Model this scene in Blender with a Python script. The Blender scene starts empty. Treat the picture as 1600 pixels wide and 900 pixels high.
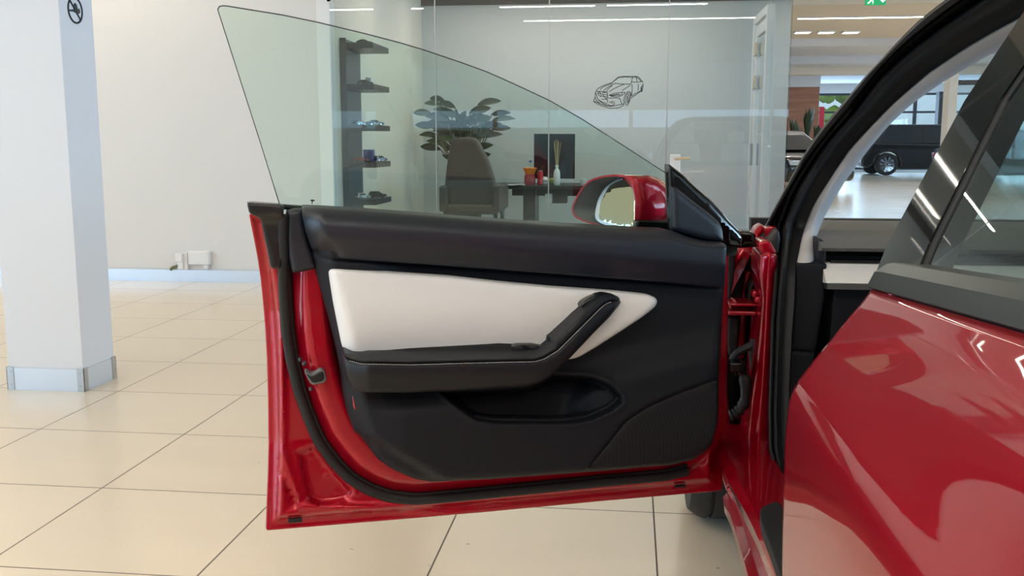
import bpy, math, random
import numpy as np
from mathutils import Vector, Matrix, noise
from mathutils.geometry import delaunay_2d_cdt
random.seed(7)
S = bpy.context.scene
COL = S.collection
# ------------------------------------------------------------------ camera
F_PX, PITCH, CAM_H, YAW = 1520.5, 0.1477, 1.124, 0.1198
cam = bpy.data.cameras.new('camera'); cam.sensor_width = 36.0; cam.lens = F_PX/1600*36
cam.clip_start = 0.02; cam.clip_end = 300
co = bpy.data.objects.new('camera', cam); COL.objects.link(co)
co.location = (0, 0, CAM_H); co.rotation_euler = (math.pi/2-PITCH, 0, YAW)
S.camera = co
# ------------------------------------------------------------------ world and view
S.view_settings.view_transform = 'Standard'; S.view_settings.look = 'None'
S.view_settings.gamma = 1.0; S.view_settings.use_curve_mapping = False
S.view_settings.exposure = 0.0
S.cycles.use_denoising = True
S.cycles.max_bounces = 10; S.cycles.transparent_max_bounces = 24
S.cycles.diffuse_bounces = 4; S.cycles.glossy_bounces = 6
S.cycles.sample_clamp_indirect = 6.0
S.cycles.caustics_reflective = False; S.cycles.caustics_refractive = False
W = bpy.data.worlds.new('daylight'); S.world = W; W.use_nodes = True
W.node_tree.nodes['Background'].inputs[0].default_value = (0.62, 0.82, 1.0, 1)
W.node_tree.nodes['Background'].inputs[1].default_value = 1.0
# ------------------------------------------------------------------ daylight through the glazed fronts, an added hall fill, the ceiling's strip lamps
DAY = (0.48, 0.72, 1.0)
WARM = (1.0, 0.965, 0.94)
COOL = (1.0, 0.97, 0.94)
CEIL = 3.4
def area_light(name, loc, rot, sx, sy, power, color):
    l = bpy.data.lights.new(name, 'AREA'); l.shape = 'RECTANGLE'; l.size = sx; l.size_y = sy
    l.energy = power; l.color = color
    o = bpy.data.objects.new(name, l); COL.objects.link(o); o.location = loc; o.rotation_euler = rot
    return o
area_light('daylight_back', (4, -14.3, 1.85), (math.pi/2, 0, 0), 30, .7, 120, DAY)
area_light('daylight_left', (-12.3, -4, 1.6), (math.pi/2, 0, -math.pi/2), 18, 2.6, 1000, DAY)
area_light('daylight_right', (20.3, -3, 1.6), (math.pi/2, 0, math.pi/2), 20, 2.6, 2300, DAY)
area_light('fill_hall', (33.5, 24, 1.6), (math.pi/2, 0, math.pi/2), 28, 2.6, 3200, DAY)  # added fill for the deep hall, no window known on that side
area_light('daylight_far', (14, 39.5, 1.7), (math.pi/2, 0, math.pi), 30, 2.8, 1000, DAY)
# strip lamps: (x0, x1, y, power)
STRIPS = [(-2.2, -.62, -1.5, 105), (-.42, 1.2, -1.5, 105), (-2.0, 2.2, -3.4, 150), (-6.0, -1.2, .9, 150),
          (-9.5, -3.2, 6.9, 110), (1.5, 8.0, 6.0, 120), (3.0, 9.0, 18.8, 150), (2, 9, 12.5, 170), (2.5, 10, 23.8, 150), (3.5, 12, 28.3, 150),  # last three on this line are added to brighten the deep hall
          (-9.5, -3.5, -1.5, 130), (3.2, 8.5, -1.5, 110)]
# ------------------------------------------------------------------ helpers
def lin(r, g, b):
    f = lambda v: (v/255/12.92) if v/255 <= .04045 else ((v/255+.055)/1.055)**2.4
    return (f(r), f(g), f(b), 1)
MATS = {}
def pmat(name, col, rough=.5, metal=0., coat=0., coat_rough=.03, spec=.5, emit=None, estr=0., bump=None, sheen=0, aniso=None):
    m = bpy.data.materials.new(name); m.use_nodes = True
    b = m.node_tree.nodes['Principled BSDF']
    b.inputs['Base Color'].default_value = col
    b.inputs['Roughness'].default_value = rough; b.inputs['Metallic'].default_value = metal
    b.inputs['Coat Weight'].default_value = coat; b.inputs['Coat Roughness'].default_value = coat_rough
    b.inputs['Specular IOR Level'].default_value = spec
    if emit: b.inputs['Emission Color'].default_value = emit; b.inputs['Emission Strength'].default_value = estr
    N, L = m.node_tree.nodes, m.node_tree.links
    if bump:
        tc = N.new('ShaderNodeTexCoord'); nz = N.new('ShaderNodeTexNoise'); bp = N.new('ShaderNodeBump')
        nz.inputs['Scale'].default_value = bump[0]; nz.inputs['Detail'].default_value = 3
        bp.inputs['Strength'].default_value = bump[1]; bp.inputs['Distance'].default_value = bump[2]
        L.new(tc.outputs['Object'], nz.inputs['Vector']); L.new(nz.outputs['Fac'], bp.inputs['Height'])
        L.new(bp.outputs['Normal'], b.inputs['Normal'])
    MATS[name] = m
    return m
def glassmat(name, tint, ior=1.5, refl=1.0):
    m = bpy.data.materials.new(name); m.use_nodes = True
    N, L = m.node_tree.nodes, m.node_tree.links
    N.remove(N['Principled BSDF']); out = N['Material Output']
    t = N.new('ShaderNodeBsdfTransparent'); t.inputs[0].default_value = (*tint, 1)
    g = N.new('ShaderNodeBsdfGlossy'); g.inputs['Roughness'].default_value = 0.0; g.inputs['Color'].default_value = (.95, .97, 1, 1)
    fr = N.new('ShaderNodeFresnel'); fr.inputs['IOR'].default_value = ior
    geo = N.new('ShaderNodeNewGeometry')
    # the same fresnel on both faces of a solid pane (no total reflection inside the thin sheet)
    mi = N.new('ShaderNodeMix'); mi.data_type = 'FLOAT'
    mi.inputs['A'].default_value = ior; mi.inputs['B'].default_value = 1.0/ior
    L.new(geo.outputs['Backfacing'], mi.inputs['Factor'])
    inv = N.new('ShaderNodeMath'); inv.operation = 'MULTIPLY'; inv.inputs[1].default_value = 1.0
    L.new(mi.outputs['Result'], inv.inputs[0])
    fr.inputs['IOR'].default_value = ior
    mu = N.new('ShaderNodeMath'); mu.operation = 'MULTIPLY'; mu.inputs[1].default_value = refl; mu.use_clamp = True
    L.new(fr.outputs[0], mu.inputs[0])
    # back faces pass straight through
    sub = N.new('ShaderNodeMath'); sub.operation = 'SUBTRACT'; sub.inputs[0].default_value = 1.0
    L.new(geo.outputs['Backfacing'], sub.inputs[1])
    m2 = N.new('ShaderNodeMath'); m2.operation = 'MULTIPLY'
    L.new(mu.outputs[0], m2.inputs[0]); L.new(sub.outputs[0], m2.inputs[1])
    mx = N.new('ShaderNodeMixShader')
    L.new(m2.outputs[0], mx.inputs[0]); L.new(t.outputs[0], mx.inputs[1]); L.new(g.outputs[0], mx.inputs[2])
    L.new(mx.outputs[0], out.inputs['Surface'])
    MATS[name] = m
    return m
pmat('red_paint', (.40, .0, .014, 1), .42, .55, 1.0, .02, spec=.1); MATS['red_paint'].node_tree.nodes['Principled BSDF'].inputs['Coat IOR'].default_value = 1.45
pmat('black_trim', lin(24, 26, 32), .58, spec=.25, bump=(900, .12, .0006))
pmat('black_soft', lin(24, 29, 40), .42, spec=.55, bump=(1200, .15, .0006))
pmat('leather_black', lin(26, 27, 32), .48, spec=.3, bump=(1500, .2, .0005))
pmat('white_leather', lin(232, 230, 228), .48, bump=(1400, .12, .0004))
pmat('stitch', lin(190, 190, 190), .7)
pmat('rubber', lin(30, 31, 33), .55, spec=.4)
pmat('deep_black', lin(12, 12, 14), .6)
pmat('gloss_black', lin(8, 8, 10), .03)
pmat('satin_black', lin(28, 29, 30), .3)
pmat('belt_moulding', lin(58, 60, 60), .32, spec=.6)
pmat('pillar_fabric', lin(205, 205, 208), .85, bump=(1500, .3, .0006))
pmat('steel', lin(190, 192, 196), .3, 1.0)
pmat('chrome', lin(225, 228, 232), .06, 1.0)
pmat('mirror', lin(205, 206, 190), .0, 1.0)
pmat('wall_paint', lin(228, 227, 227), .75, bump=(60, .05, .002))
pmat('column_paint', lin(222, 227, 236), .6, bump=(80, .05, .002))
pmat('skirting_metal', lin(214, 222, 234), .34, .55)
pmat('ceiling_paint', lin(234, 226, 214), .85)
pmat('daylit_paint', lin(226, 231, 240), .8)  # cooler ceiling colour, bluish daylight of the far hall put into the paint
pmat('white_plastic', lin(236, 236, 238), .4)
pmat('white_frame', lin(238, 240, 242), .35)
pmat('black_ink', lin(30, 33, 38), .5)
pmat('tyre', lin(34, 35, 37), .6, bump=(300, .2, .001))
pmat('lamp_glow', (1, 1, 1, 1), .5, emit=(1.0, .84, .62, 1), estr=22)
pmat('panel_glow', (1, 1, 1, 1), .5, emit=(1.0, .95, .88, 1), estr=6)
pmat('exit_glow', lin(0, 150, 90), .5, emit=lin(10, 160, 100), estr=.6)
pmat('exit_white', lin(240, 250, 245), .5, emit=(.9, 1, .95, 1), estr=.9)
pmat('black_wood', lin(30, 29, 30), .35)
pmat('shelf_black', lin(38, 40, 44), .4)
pmat('shelf_back', lin(64, 72, 82), .4)
pmat('brown_leather', lin(84, 74, 70), .5)
pmat('leaf', lin(44, 60, 38), .45)
pmat('leaf_light', lin(84, 98, 66), .45)
pmat('stem', lin(110, 110, 80), .6)
pmat('pot', lin(70, 70, 72), .5)
pmat('office_floor', lin(150, 152, 150), .7)
pmat('office_wall', lin(214, 218, 220), .8)
pmat('office_wall_warm', lin(232, 226, 214), .8)
pmat('can_red', lin(200, 30, 40), .3, .3)
pmat('orange_film', lin(235, 140, 40), .35)
pmat('sweets', lin(150, 40, 45), .4)
pmat('paper', lin(240, 240, 240), .7)
pmat('blue_plastic', lin(50, 90, 170), .4)
pmat('ceramic', lin(235, 240, 240), .25)
pmat('reed', lin(205, 175, 130), .7)
pmat('apple', lin(150, 165, 60), .4)
pmat('car_black', lin(18, 19, 22), .25, .3, 1.0, .03)
pmat('car_grey', lin(50, 56, 64), .25, .5, 1.0, .03)
pmat('car_white', lin(225, 226, 226), .3, 0, 1.0, .03)
pmat('car_red', lin(180, 20, 24), .3, 0, 1.0, .03)
pmat('car_blue', lin(60, 80, 110), .3, .3, 1.0, .03)
pmat('car_green', lin(40, 52, 46), .3, .2, 1.0, .03)
pmat('car_window', lin(12, 14, 17), .08, 0, 1.0, .02)
pmat('tail_light', lin(170, 10, 20), .2, 0, 1.0, .03)
pmat('head_light', lin(210, 225, 240), .1, .6, 1.0, .03)
pmat('asphalt', lin(150, 150, 148), .9)
pmat('tree_leaf', lin(150, 175, 60), .7)
pmat('bark', lin(80, 66, 50), .9)
pmat('banner_red', lin(225, 60, 80), .6)
pmat('frame_dark', lin(62, 64, 70), .5)
pmat('blind', lin(120, 126, 134), .7)
pmat('perforated', lin(30, 31, 34), .55, spec=.2)
pmat('reflector_red', lin(150, 8, 24), .15, 0, 1.0)
pmat('dash_fabric', lin(112, 112, 112), .8)
pmat('rocker_black', lin(24, 24, 27), .7)
pmat('handle_beige', lin(215, 196, 170), .35, .4)
glassmat('glass_clear', (.90, .93, .93), 1.52, 1.9)
glassmat('glass_green', (.875, .945, .915), 1.5, 1.2)
glassmat('glass_screen', (.97, .985, .98), 1.5, 1.0)
glassmat('glass_tint', (.62, .70, .67), 1.5, 1.3)
# grille: fine dots
def grille_mat():
    m = MATS['perforated']; N, L = m.node_tree.nodes, m.node_tree.links; b = N['Principled BSDF']
    tc = N.new('ShaderNodeTexCoord'); v = N.new('ShaderNodeTexVoronoi'); v.inputs['Scale'].default_value = 330
    v.inputs['Randomness'].default_value = .1
    r = N.new('ShaderNodeValToRGB'); r.color_ramp.elements[0].position = .25; r.color_ramp.elements[1].position = .45
    r.color_ramp.elements[0].color = lin(6, 6, 7); r.color_ramp.elements[1].color = lin(34, 34, 37)
    L.new(tc.outputs['Object'], v.inputs['Vector']); L.new(v.outputs['Distance'], r.inputs[0]); L.new(r.outputs[0], b.inputs['Base Color'])
grille_mat()
def floor_mat():
    m = pmat('floor_tiles', lin(224, 208, 182), .2); N, L = m.node_tree.nodes, m.node_tree.links; b = N['Principled BSDF']
    tc = N.new('ShaderNodeTexCoord'); sp = N.new('ShaderNodeSeparateXYZ'); L.new(tc.outputs['Object'], sp.inputs[0])
    def mth(op, a, bb=None, clamp=False):
        n = N.new('ShaderNodeMath'); n.operation = op; n.use_clamp = clamp
        for i, v in enumerate((a, bb)):
            if v is None: continue
            if isinstance(v, (int, float)): n.inputs[i].default_value = v
            else: L.new(v, n.inputs[i])
        return n.outputs[0]
    T = .6
    def cell(s, off):
        q = mth('DIVIDE', mth('SUBTRACT', s, off), T); return q, mth('SUBTRACT', .5, mth('ABSOLUTE', mth('SUBTRACT', mth('FRACT', q), .5)))
    qx, dx = cell(sp.outputs['X'], -1.7094+.6*0); qy, dy = cell(sp.outputs['Y'], 2.8923)
    d = mth('MINIMUM', dx, dy)
    grout = mth('LESS_THAN', d, .0042)
    # tile tone variation
    cx = N.new('ShaderNodeCombineXYZ'); L.new(mth('FLOOR', qx), cx.inputs[0]); L.new(mth('FLOOR', qy), cx.inputs[1])
    wn = N.new('ShaderNodeTexWhiteNoise'); L.new(cx.outputs[0], wn.inputs['Vector'])
    n1 = N.new('ShaderNodeTexNoise'); n1.inputs['Scale'].default_value = 1.3; n1.inputs['Detail'].default_value = 5
    mp = N.new('ShaderNodeMapping'); mp.inputs['Scale'].default_value = (.6, 3.2, 1); L.new(tc.outputs['Object'], mp.inputs[0]); L.new(mp.outputs[0], n1.inputs['Vector'])
    n2 = N.new('ShaderNodeTexNoise'); n2.inputs['Scale'].default_value = 26; n2.inputs['Detail'].default_value = 2; L.new(tc.outputs['Object'], n2.inputs['Vector'])
    spk = mth('GREATER_THAN', n2.outputs['Fac'], .77)
    val = mth('ADD', mth('MULTIPLY', wn.outputs['Value'], .05), mth('MULTIPLY', n1.outputs['Fac'], .16))
    mx = N.new('ShaderNodeMix'); mx.data_type = 'RGBA'
    mx.inputs[6].default_value = lin(241, 228, 206); mx.inputs[7].default_value = lin(210, 192, 164)
    L.new(mth('MULTIPLY', val, 2.0), mx.inputs[0])
    m2 = N.new('ShaderNodeMix'); m2.data_type = 'RGBA'; L.new(mx.outputs[2], m2.inputs[6]); m2.inputs[7].default_value = lin(140, 122, 104)
    L.new(mth('MULTIPLY', spk, .6), m2.inputs[0])
    m3 = N.new('ShaderNodeMix'); m3.data_type = 'RGBA'; L.new(m2.outputs[2], m3.inputs[6]); m3.inputs[7].default_value = lin(112, 102, 92)
    L.new(grout, m3.inputs[0]); L.new(m3.outputs[2], b.inputs['Base Color'])
    L.new(mth('ADD', mth('MULTIPLY', grout, .5), mth('ADD', .12, mth('MULTIPLY', n1.outputs['Fac'], .14))), b.inputs['Roughness'])
    return m
floor_mat()
def wood_mat():
    m = pmat('wood_panel', lin(120, 78, 58), .45); N, L = m.node_tree.nodes, m.node_tree.links; b = N['Principled BSDF']
    tc = N.new('ShaderNodeTexCoord'); mp = N.new('ShaderNodeMapping'); mp.inputs['Scale'].default_value = (.5, .5, 9)
    nz = N.new('ShaderNodeTexNoise'); nz.inputs['Scale'].default_value = 1.6; nz.inputs['Detail'].default_value = 4
    r = N.new('ShaderNodeValToRGB'); r.color_ramp.elements[0].color = lin(132, 86, 66); r.color_ramp.elements[1].color = lin(196, 142, 114)
    L.new(tc.outputs['Object'], mp.inputs[0]); L.new(mp.outputs[0], nz.inputs['Vector']); L.new(nz.outputs['Fac'], r.inputs[0]); L.new(r.outputs[0], b.inputs['Base Color'])
wood_mat()

WL = {}                                   # world offset of each object (none is rotated while building)
def link(o, parent=None):
    COL.objects.link(o)
    if parent is not None:
        o.parent = parent
        o.matrix_parent_inverse = Matrix.Translation(-WL[parent])
    WL[o] = Vector((0, 0, 0))
    return o
def empty(name, loc, label=None, cat=None, group=None, kind=None):
    o = bpy.data.objects.new(name, None); COL.objects.link(o); o.location = loc; WL[o] = Vector(loc)
    o.empty_display_size = .2
    return tag(o, label, cat, group, kind)
def tag(o, label=None, cat=None, group=None, kind=None):
    if label: o['label'] = label
    if cat: o['category'] = cat
    if group: o['group'] = group
    if kind: o['kind'] = kind
    return o
def mesh(name, verts, faces, mat, parent=None, smooth=True, angle=35, bevel=0, base=None):
    me = bpy.data.meshes.new(name)
    me.from_pydata([tuple(map(float, v)) for v in verts], [], [tuple(int(i) for i in f) for f in faces])
    me.validate(); me.update()
    o = bpy.data.objects.new(name, me)
    me.materials.append(MATS[mat])
    if smooth:
        me.polygons.foreach_set('use_smooth', [True]*len(me.polygons))
        try: me.set_sharp_from_angle(angle=math.radians(angle))
        except Exception: pass
    link(o, parent)
    if bevel:
        b = o.modifiers.new('bevel', 'BEVEL'); b.width = bevel; b.segments = 2; b.limit_method = 'ANGLE'
    if parent is None:
        # put the origin at the base of the thing
        v = np.array([tuple(x.co) for x in me.vertices]); c = Vector(((v[:, 0].min()+v[:, 0].max())/2, (v[:, 1].min()+v[:, 1].max())/2, v[:, 2].min()))
        me.transform(Matrix.Translation(-c)); o.location = c; WL[o] = c.copy()
    return o
def label_part(o, text): o['label'] = text; return o
class MB:
    def __init__(s): s.v = []; s.f = []
    def add(s, v, f):
        k = len(s.v); s.v += [tuple(map(float, p)) for p in v]; s.f += [tuple(i+k for i in q) for q in f]; return s
    def box(s, x0, y0, z0, x1, y1, z1):
        return s.add([(x0,y0,z0),(x1,y0,z0),(x1,y1,z0),(x0,y1,z0),(x0,y0,z1),(x1,y0,z1),(x1,y1,z1),(x0,y1,z1)],
                     [(3,2,1,0),(4,5,6,7),(0,1,5,4),(1,2,6,5),(2,3,7,6),(3,0,4,7)])
    def lathe(s, c, prof, n=24, axis='z'):
        v = []; f = []
        for r, h in prof:
            for i in range(n):
                a = 2*math.pi*i/n; x, y = r*math.cos(a), r*math.sin(a)
                p = {'z': (x, y, h), 'x': (h, x, y), 'y': (x, h, -y)}[axis]
                v.append((c[0]+p[0], c[1]+p[1], c[2]+p[2]))
        for j in range(len(prof)-1):
            for i in range(n):
                i2 = (i+1) % n; f.append((j*n+i, j*n+i2, (j+1)*n+i2, (j+1)*n+i))
        f.append(tuple(range(n))[::-1]); f.append(tuple(range((len(prof)-1)*n, len(prof)*n)))
        return s.add(v, f)
    def tube(s, pts, r, n=10, closed=False, flat=1.0, up=(0, 0, 1)):
        P = [Vector(p) for p in pts]; m = len(P); v = []; f = []
        rr = r if hasattr(r, '__len__') else [r]*m
        for i, p in enumerate(P):
            a = P[(i-1) % m] if (closed or i > 0) else P[i]; b = P[(i+1) % m] if (closed or i < m-1) else P[i]
            t = (b-a).normalized(); u = Vector(up); u = (u-t*u.dot(t))
            if u.length < 1e-4: u = Vector((1, 0, 0)); u = u-t*u.dot(t)
            u.normalize(); w = t.cross(u)
            for k in range(n):
                an = 2*math.pi*k/n; q = p+u*(rr[i]*math.cos(an)*flat)+w*(rr[i]*math.sin(an)); v.append(tuple(q))
        for i in range(m if closed else m-1):
            j = (i+1) % m
            for k in range(n):
                k2 = (k+1) % n; f.append((i*n+k, i*n+k2, j*n+k2, j*n+k))
        if not closed: f.append(tuple(range(n))[::-1]); f.append(tuple(range((m-1)*n, m*n)))
        return s.add(v, f)
    def prism(s, poly, y0, y1, axis='y'):
        n = len(poly); v = []
        for h in (y0, y1):
            for a, b in poly: v.append({'y': (a, h, b), 'z': (a, b, h), 'x': (h, a, b)}[axis])
        f = [tuple(range(n)), tuple(range(2*n-1, n-1, -1))]+[(i, i+n, (i+1) % n+n, (i+1) % n) for i in range(n)]
        return s.add(v, f)
    def build(s, name, mat, parent=None, **k):
        o = mesh(name, s.v, s.f, mat, parent, **k)
        return o
def grid_faces(nu, nv, closed_u=False):
    f = []
    for i in range(nu if closed_u else nu-1):
        for j in range(nv-1):
            a = i*nv+j; b = ((i+1) % nu)*nv+j; f.append((a, b, b+1, a+1))
    return f
def fix_normals(o, toward=None):
    import bmesh
    bm = bmesh.new(); bm.from_mesh(o.data); bmesh.ops.recalc_face_normals(bm, faces=bm.faces); bm.to_mesh(o.data); bm.free()
    return o
# ---- looking up where a pixel of the photograph lies in the place
_c, _s, _cp, _sp = math.cos(YAW), math.sin(YAW), math.cos(PITCH), math.sin(PITCH)
def rays(P):
    P = np.atleast_2d(np.asarray(P, float)); x = (P[:, 0]-800)/F_PX; y = -(P[:, 1]-450)/F_PX
    a = x; b = _cp+y*_sp; c = -_sp+y*_cp
    return np.stack([_c*a-_s*b, _s*a+_c*b, c], 1)
CP = np.array([0, 0, CAM_H])
def at_plane(P, p0, n, w=0.):
    D = rays(P); n = np.asarray(n, float); w = np.asarray(w, float)
    t = ((np.asarray(p0)-CP)@n+w)/(D@n)
    return CP+D*t[:, None]
def at_y(P, Y): D = rays(P); t = np.asarray(Y, float)/D[:, 1]; return CP+D*np.reshape(t, (-1, 1))
def at_z(P, Z): D = rays(P); t = (np.asarray(Z, float)-CAM_H)/D[:, 2]; return CP+D*np.reshape(t, (-1, 1))
def at_x(P, X): D = rays(P); t = np.asarray(X, float)/D[:, 0]; return CP+D*np.reshape(t, (-1, 1))
def resample(P, step, closed=False):
    P = np.asarray(P, float)
    if closed: P = np.vstack([P, P[:1]])
    d = np.r_[0, np.cumsum(np.hypot(*(P[1:, :2]-P[:-1, :2]).T))]
    n = max(2, int(round(d[-1]/step))+1); t = np.linspace(0, d[-1], n)
    Q = np.stack([np.interp(t, d, P[:, k]) for k in range(P.shape[1])], 1)
    return Q[:-1] if closed else Q
def smooth_line(P, it=2, closed=False):
    P = np.array(P, float)
    for _ in range(it):
        if closed: P = .25*np.roll(P, 1, 0)+.5*P+.25*np.roll(P, -1, 0)
        else: P[1:-1] = .25*P[:-2]+.5*P[1:-1]+.25*P[2:]
    return P
def seg_dist(Q, L, closed=False):
    Q = np.asarray(Q, float); L = np.asarray(L, float)
    if closed: L = np.vstack([L, L[:1]])
    A = L[:-1]; B = L[1:]; AB = B-A; ll = (AB**2).sum(1)+1e-12
    best = np.full(len(Q), 1e9)
    for a, ab, l in zip(A, AB, ll):
        t = np.clip(((Q-a)@ab)/l, 0, 1); d = np.hypot(*(Q-a-t[:, None]*ab).T); best = np.minimum(best, d)
    return best
def inside(Q, L):
    Q = np.asarray(Q, float); L = np.asarray(L, float); r = np.zeros(len(Q), bool)
    j = len(L)-1
    for i in range(len(L)):
        xi, yi = L[i]; xj, yj = L[j]
        c = ((yi > Q[:, 1]) != (yj > Q[:, 1]))
        if yi != yj: r ^= c & (Q[:, 0] < (xj-xi)*(Q[:, 1]-yi)/(yj-yi)+xi)
        j = i
    return r
def sdf(Q, L): d = seg_dist(Q, L, True); return np.where(inside(Q, L), d, -d)
def sstep(x, a, b): t = np.clip((x-a)/(b-a), 0, 1); return t*t*(3-2*t)
def relief(name, poly, mapf, nrm, mat, parent, w0=0., r=.004, rs=4., step=7., fn=None, back=.012, sm=2, bstep=None, feat=(), angle=50, round_in=True, backmap=None, **kw):
    """a solid panel: its outline triangulated with relief heights, rounded edge, side walls and back face"""
    B = resample(poly, bstep or step*.6, True)
    if sm: B = smooth_line(B, sm, True)
    area = .5*np.sum(B[:, 0]*np.roll(B[:, 1], -1)-np.roll(B[:, 0], -1)*B[:, 1])
    if area < 0: B = B[::-1]
    nb = len(B)
    T = np.roll(B, -1, 0)-np.roll(B, 1, 0); T /= np.hypot(*T.T)[:, None]+1e-9; NI = np.stack([-T[:, 1], T[:, 0]], 1)
    pts = []
    for k in (.15, .45, 1.0):
        R = B+NI*rs*k; d = seg_dist(R, B, True); ok = inside(R, B) & (d > rs*k*.85); pts.append(R[ok])
    for L, offs in feat:
        L = resample(L, step*.6, False); t = np.gradient(L, axis=0); t /= np.hypot(*t.T)[:, None]+1e-9; n = np.stack([-t[:, 1], t[:, 0]], 1)
        for o_ in offs:
            R = L+n*o_; d = seg_dist(R, B, True); pts.append(R[inside(R, B) & (d > rs*.2)])
    x0, y0 = B.min(0); x1, y1 = B.max(0)
    gx, gy = np.meshgrid(np.arange(x0+step*.5, x1, step), np.arange(y0+step*.5, y1, step)); G = np.stack([gx.ravel(), gy.ravel()], 1)
    if len(G):
        G = G[inside(G, B)]; G = G[seg_dist(G, B, True) > rs+step*.4] if len(G) else G
        pts.append(G)
    I = np.vstack(pts)
    if len(I):
        key = np.round(I/ (step*.22)).astype(int); _, ix = np.unique(key, axis=0, return_index=True); I = I[ix]
    A = np.vstack([B, I])
    res = delaunay_2d_cdt([Vector(p) for p in A], [], [list(range(nb))], 1, 1e-6, True)
    V = np.array([tuple(p) for p in res[0]]); FC = [tuple(q) for q in res[2]]
    orig = res[3]
    cen = np.array([V[list(q)].mean(0) for q in FC]); ok_ = inside(cen, B); FC = [q for q, o_ in zip(FC, ok_) if o_]
    idx = {}
    for i, lst in enumerate(orig):
        for q in lst: idx[q] = i
    bl = [idx[i] for i in range(nb) if i in idx]
    d = seg_dist(V, B, True)
    e = 1-np.clip(d/rs, 0, 1); w = w0-r*(1-np.sqrt(np.clip(1-e*e, 0, 1)))
    if fn is not None: w = w+fn(V)
    P3 = mapf(V, w)
    nrm = np.asarray(nrm, float); nrm = nrm/np.linalg.norm(nrm)
    v = [tuple(p) for p in P3]; nv = len(v)
    # orient faces along nrm
    tot = 0
    for q in FC[:60]:
        a, b_, c_ = P3[q[0]], P3[q[1]], P3[q[2]]; tot += np.dot(np.cross(b_-a, c_-a), nrm)
    if tot < 0: FC = [q[::-1] for q in FC]
    f = list(FC)
    PB = P3-nrm*back if backmap is None else backmap(V, w)
    v += [tuple(p) for p in PB]
    f += [tuple(i+nv for i in q[::-1]) for q in FC]
    for i in range(len(bl)):
        a, b_ = bl[i], bl[(i+1) % len(bl)]
        f.append((a, b_, b_+nv, a+nv))
    o = mesh(name, v, f, mat, parent, angle=angle, **kw)
    fix_normals(o)
    return o

# ================================================================== THE ROOM
def slab(name, x0, y0, z0, x1, y1, z1, mat, kind='structure', bevel=0, parent=None):
    o = MB().box(x0, y0, z0, x1, y1, z1).build(name, mat, parent, smooth=False, bevel=bevel)
    if parent is None: o['kind'] = kind
    return o
fl = mesh('floor', [(-14, -16, 0), (34, -16, 0), (34, 42, 0), (-14, 42, 0), (-14, -16, -.1), (34, -16, -.1), (34, 42, -.1), (-14, 42, -.1)],
          [(0,1,2,3),(7,6,5,4),(0,4,5,1),(1,5,6,2),(2,6,7,3),(3,7,4,0)], 'floor_tiles', smooth=False)
fl.data.transform(Matrix.Translation(fl.location)); fl.location = (0, 0, 0); WL[fl] = Vector((0, 0, 0)); fl['kind'] = 'structure'
slab('ceiling', -14, -16, CEIL, 34, 22.6, CEIL+.15, 'ceiling_paint')
slab('ceiling_far', -14, 22.6, CEIL, 34, 42, CEIL+.15, 'daylit_paint')  # same ceiling continued, its cooler colour stands for daylight
YW = 7.541                                   # plane of the white wall and of the office front
XJ = -2.434
slab('wall_left', -14, YW, 0, XJ, YW+.2, CEIL, 'wall_paint')
slab('trim_1', XJ, YW-.012, 0, XJ+.103, YW+.12, CEIL, 'white_frame')
slab('baseboard_left', -12.2, YW-.014, 0, XJ, YW, .098, 'skirting_metal')
slab('wall_right', 33.8, -16, 0, 34, 9.9, CEIL, 'wall_paint')
# glazed front behind the photographer
def facade(prefix, kx, fixed, a0, a1, bays, z1, wn, mat_frame='white_frame', sill=.12):
    """a row of window bays along x (kx='x', at y=fixed) or along y (kx='y', at x=fixed)"""
    wdt = (a1-a0)/bays
    def B(m, p0, p1, q0, q1, z0, z1_):
        if kx == 'x': m.box(p0, fixed+q0, z0, p1, fixed+q1, z1_)
        else: m.box(fixed+q0, p0, z0, fixed+q1, p1, z1_)
    for k in range(bays):
        s0 = a0+k*wdt; s1 = s0+wdt
        m = MB()
        B(m, s0, s0+.06, -.05, .05, sill, z1); B(m, s1-.06, s1, -.05, .05, sill, z1)
        B(m, s0+.06, s1-.06, -.05, .05, sill, sill+.08); B(m, s0+.06, s1-.06, -.05, .05, z1-.08, z1)
        if sill < 1: B(m, s0+.06, s1-.06, -.04, .04, 2.28, 2.36)
        fr = m.build('window_%d' % wn, mat_frame, smooth=False); fr['kind'] = 'structure'
        g = MB(); B(g, s0+.06, s1-.06, -.006, .006, sill+.08, z1-.08)
        mesh('pane', g.v, g.f, 'glass_clear', fr, smooth=False)
        wn += 1
    m = MB(); B(m, a0, a1, -.08, .08, z1, CEIL); B(m, a0, a1, -.08, .08, 0, sill)
    return m, wn
WN = 1
m, WN = facade('back', 'x', -14, -12, 20, 8, 2.16, WN, 'white_frame', 1.5); m.box(-12, -14, 2.84, 20, -13.8, 2.99); m.box(20, -14.1, 0, 33.8, -13.9, CEIL); m.build('wall_back', 'wall_paint', smooth=False)['kind'] = 'structure'
m, WN = facade('side', 'y', -12, -13.9, 5.1, 6, 2.95, WN); m.box(-12.1, 5.1, 0, -11.9, YW, CEIL); m.build('wall_side', 'wall_paint', smooth=False)['kind'] = 'structure'
XF = float(at_y([(1278, 200)], 39.)[0, 0])
m, WN = facade('far', 'x', 40, XF, 33.8, 7, 3.05, WN, 'frame_dark', .1); m.box(-14, 39.9, 0, XF, 40.1, CEIL); m.build('wall_far', 'wall_paint', smooth=False)['kind'] = 'structure'
m, WN = facade('right', 'y', 20, -13.9, 8, 6, 2.95, WN); m.build('wall_side_right', 'wall_paint', smooth=False)['kind'] = 'structure'
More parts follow.
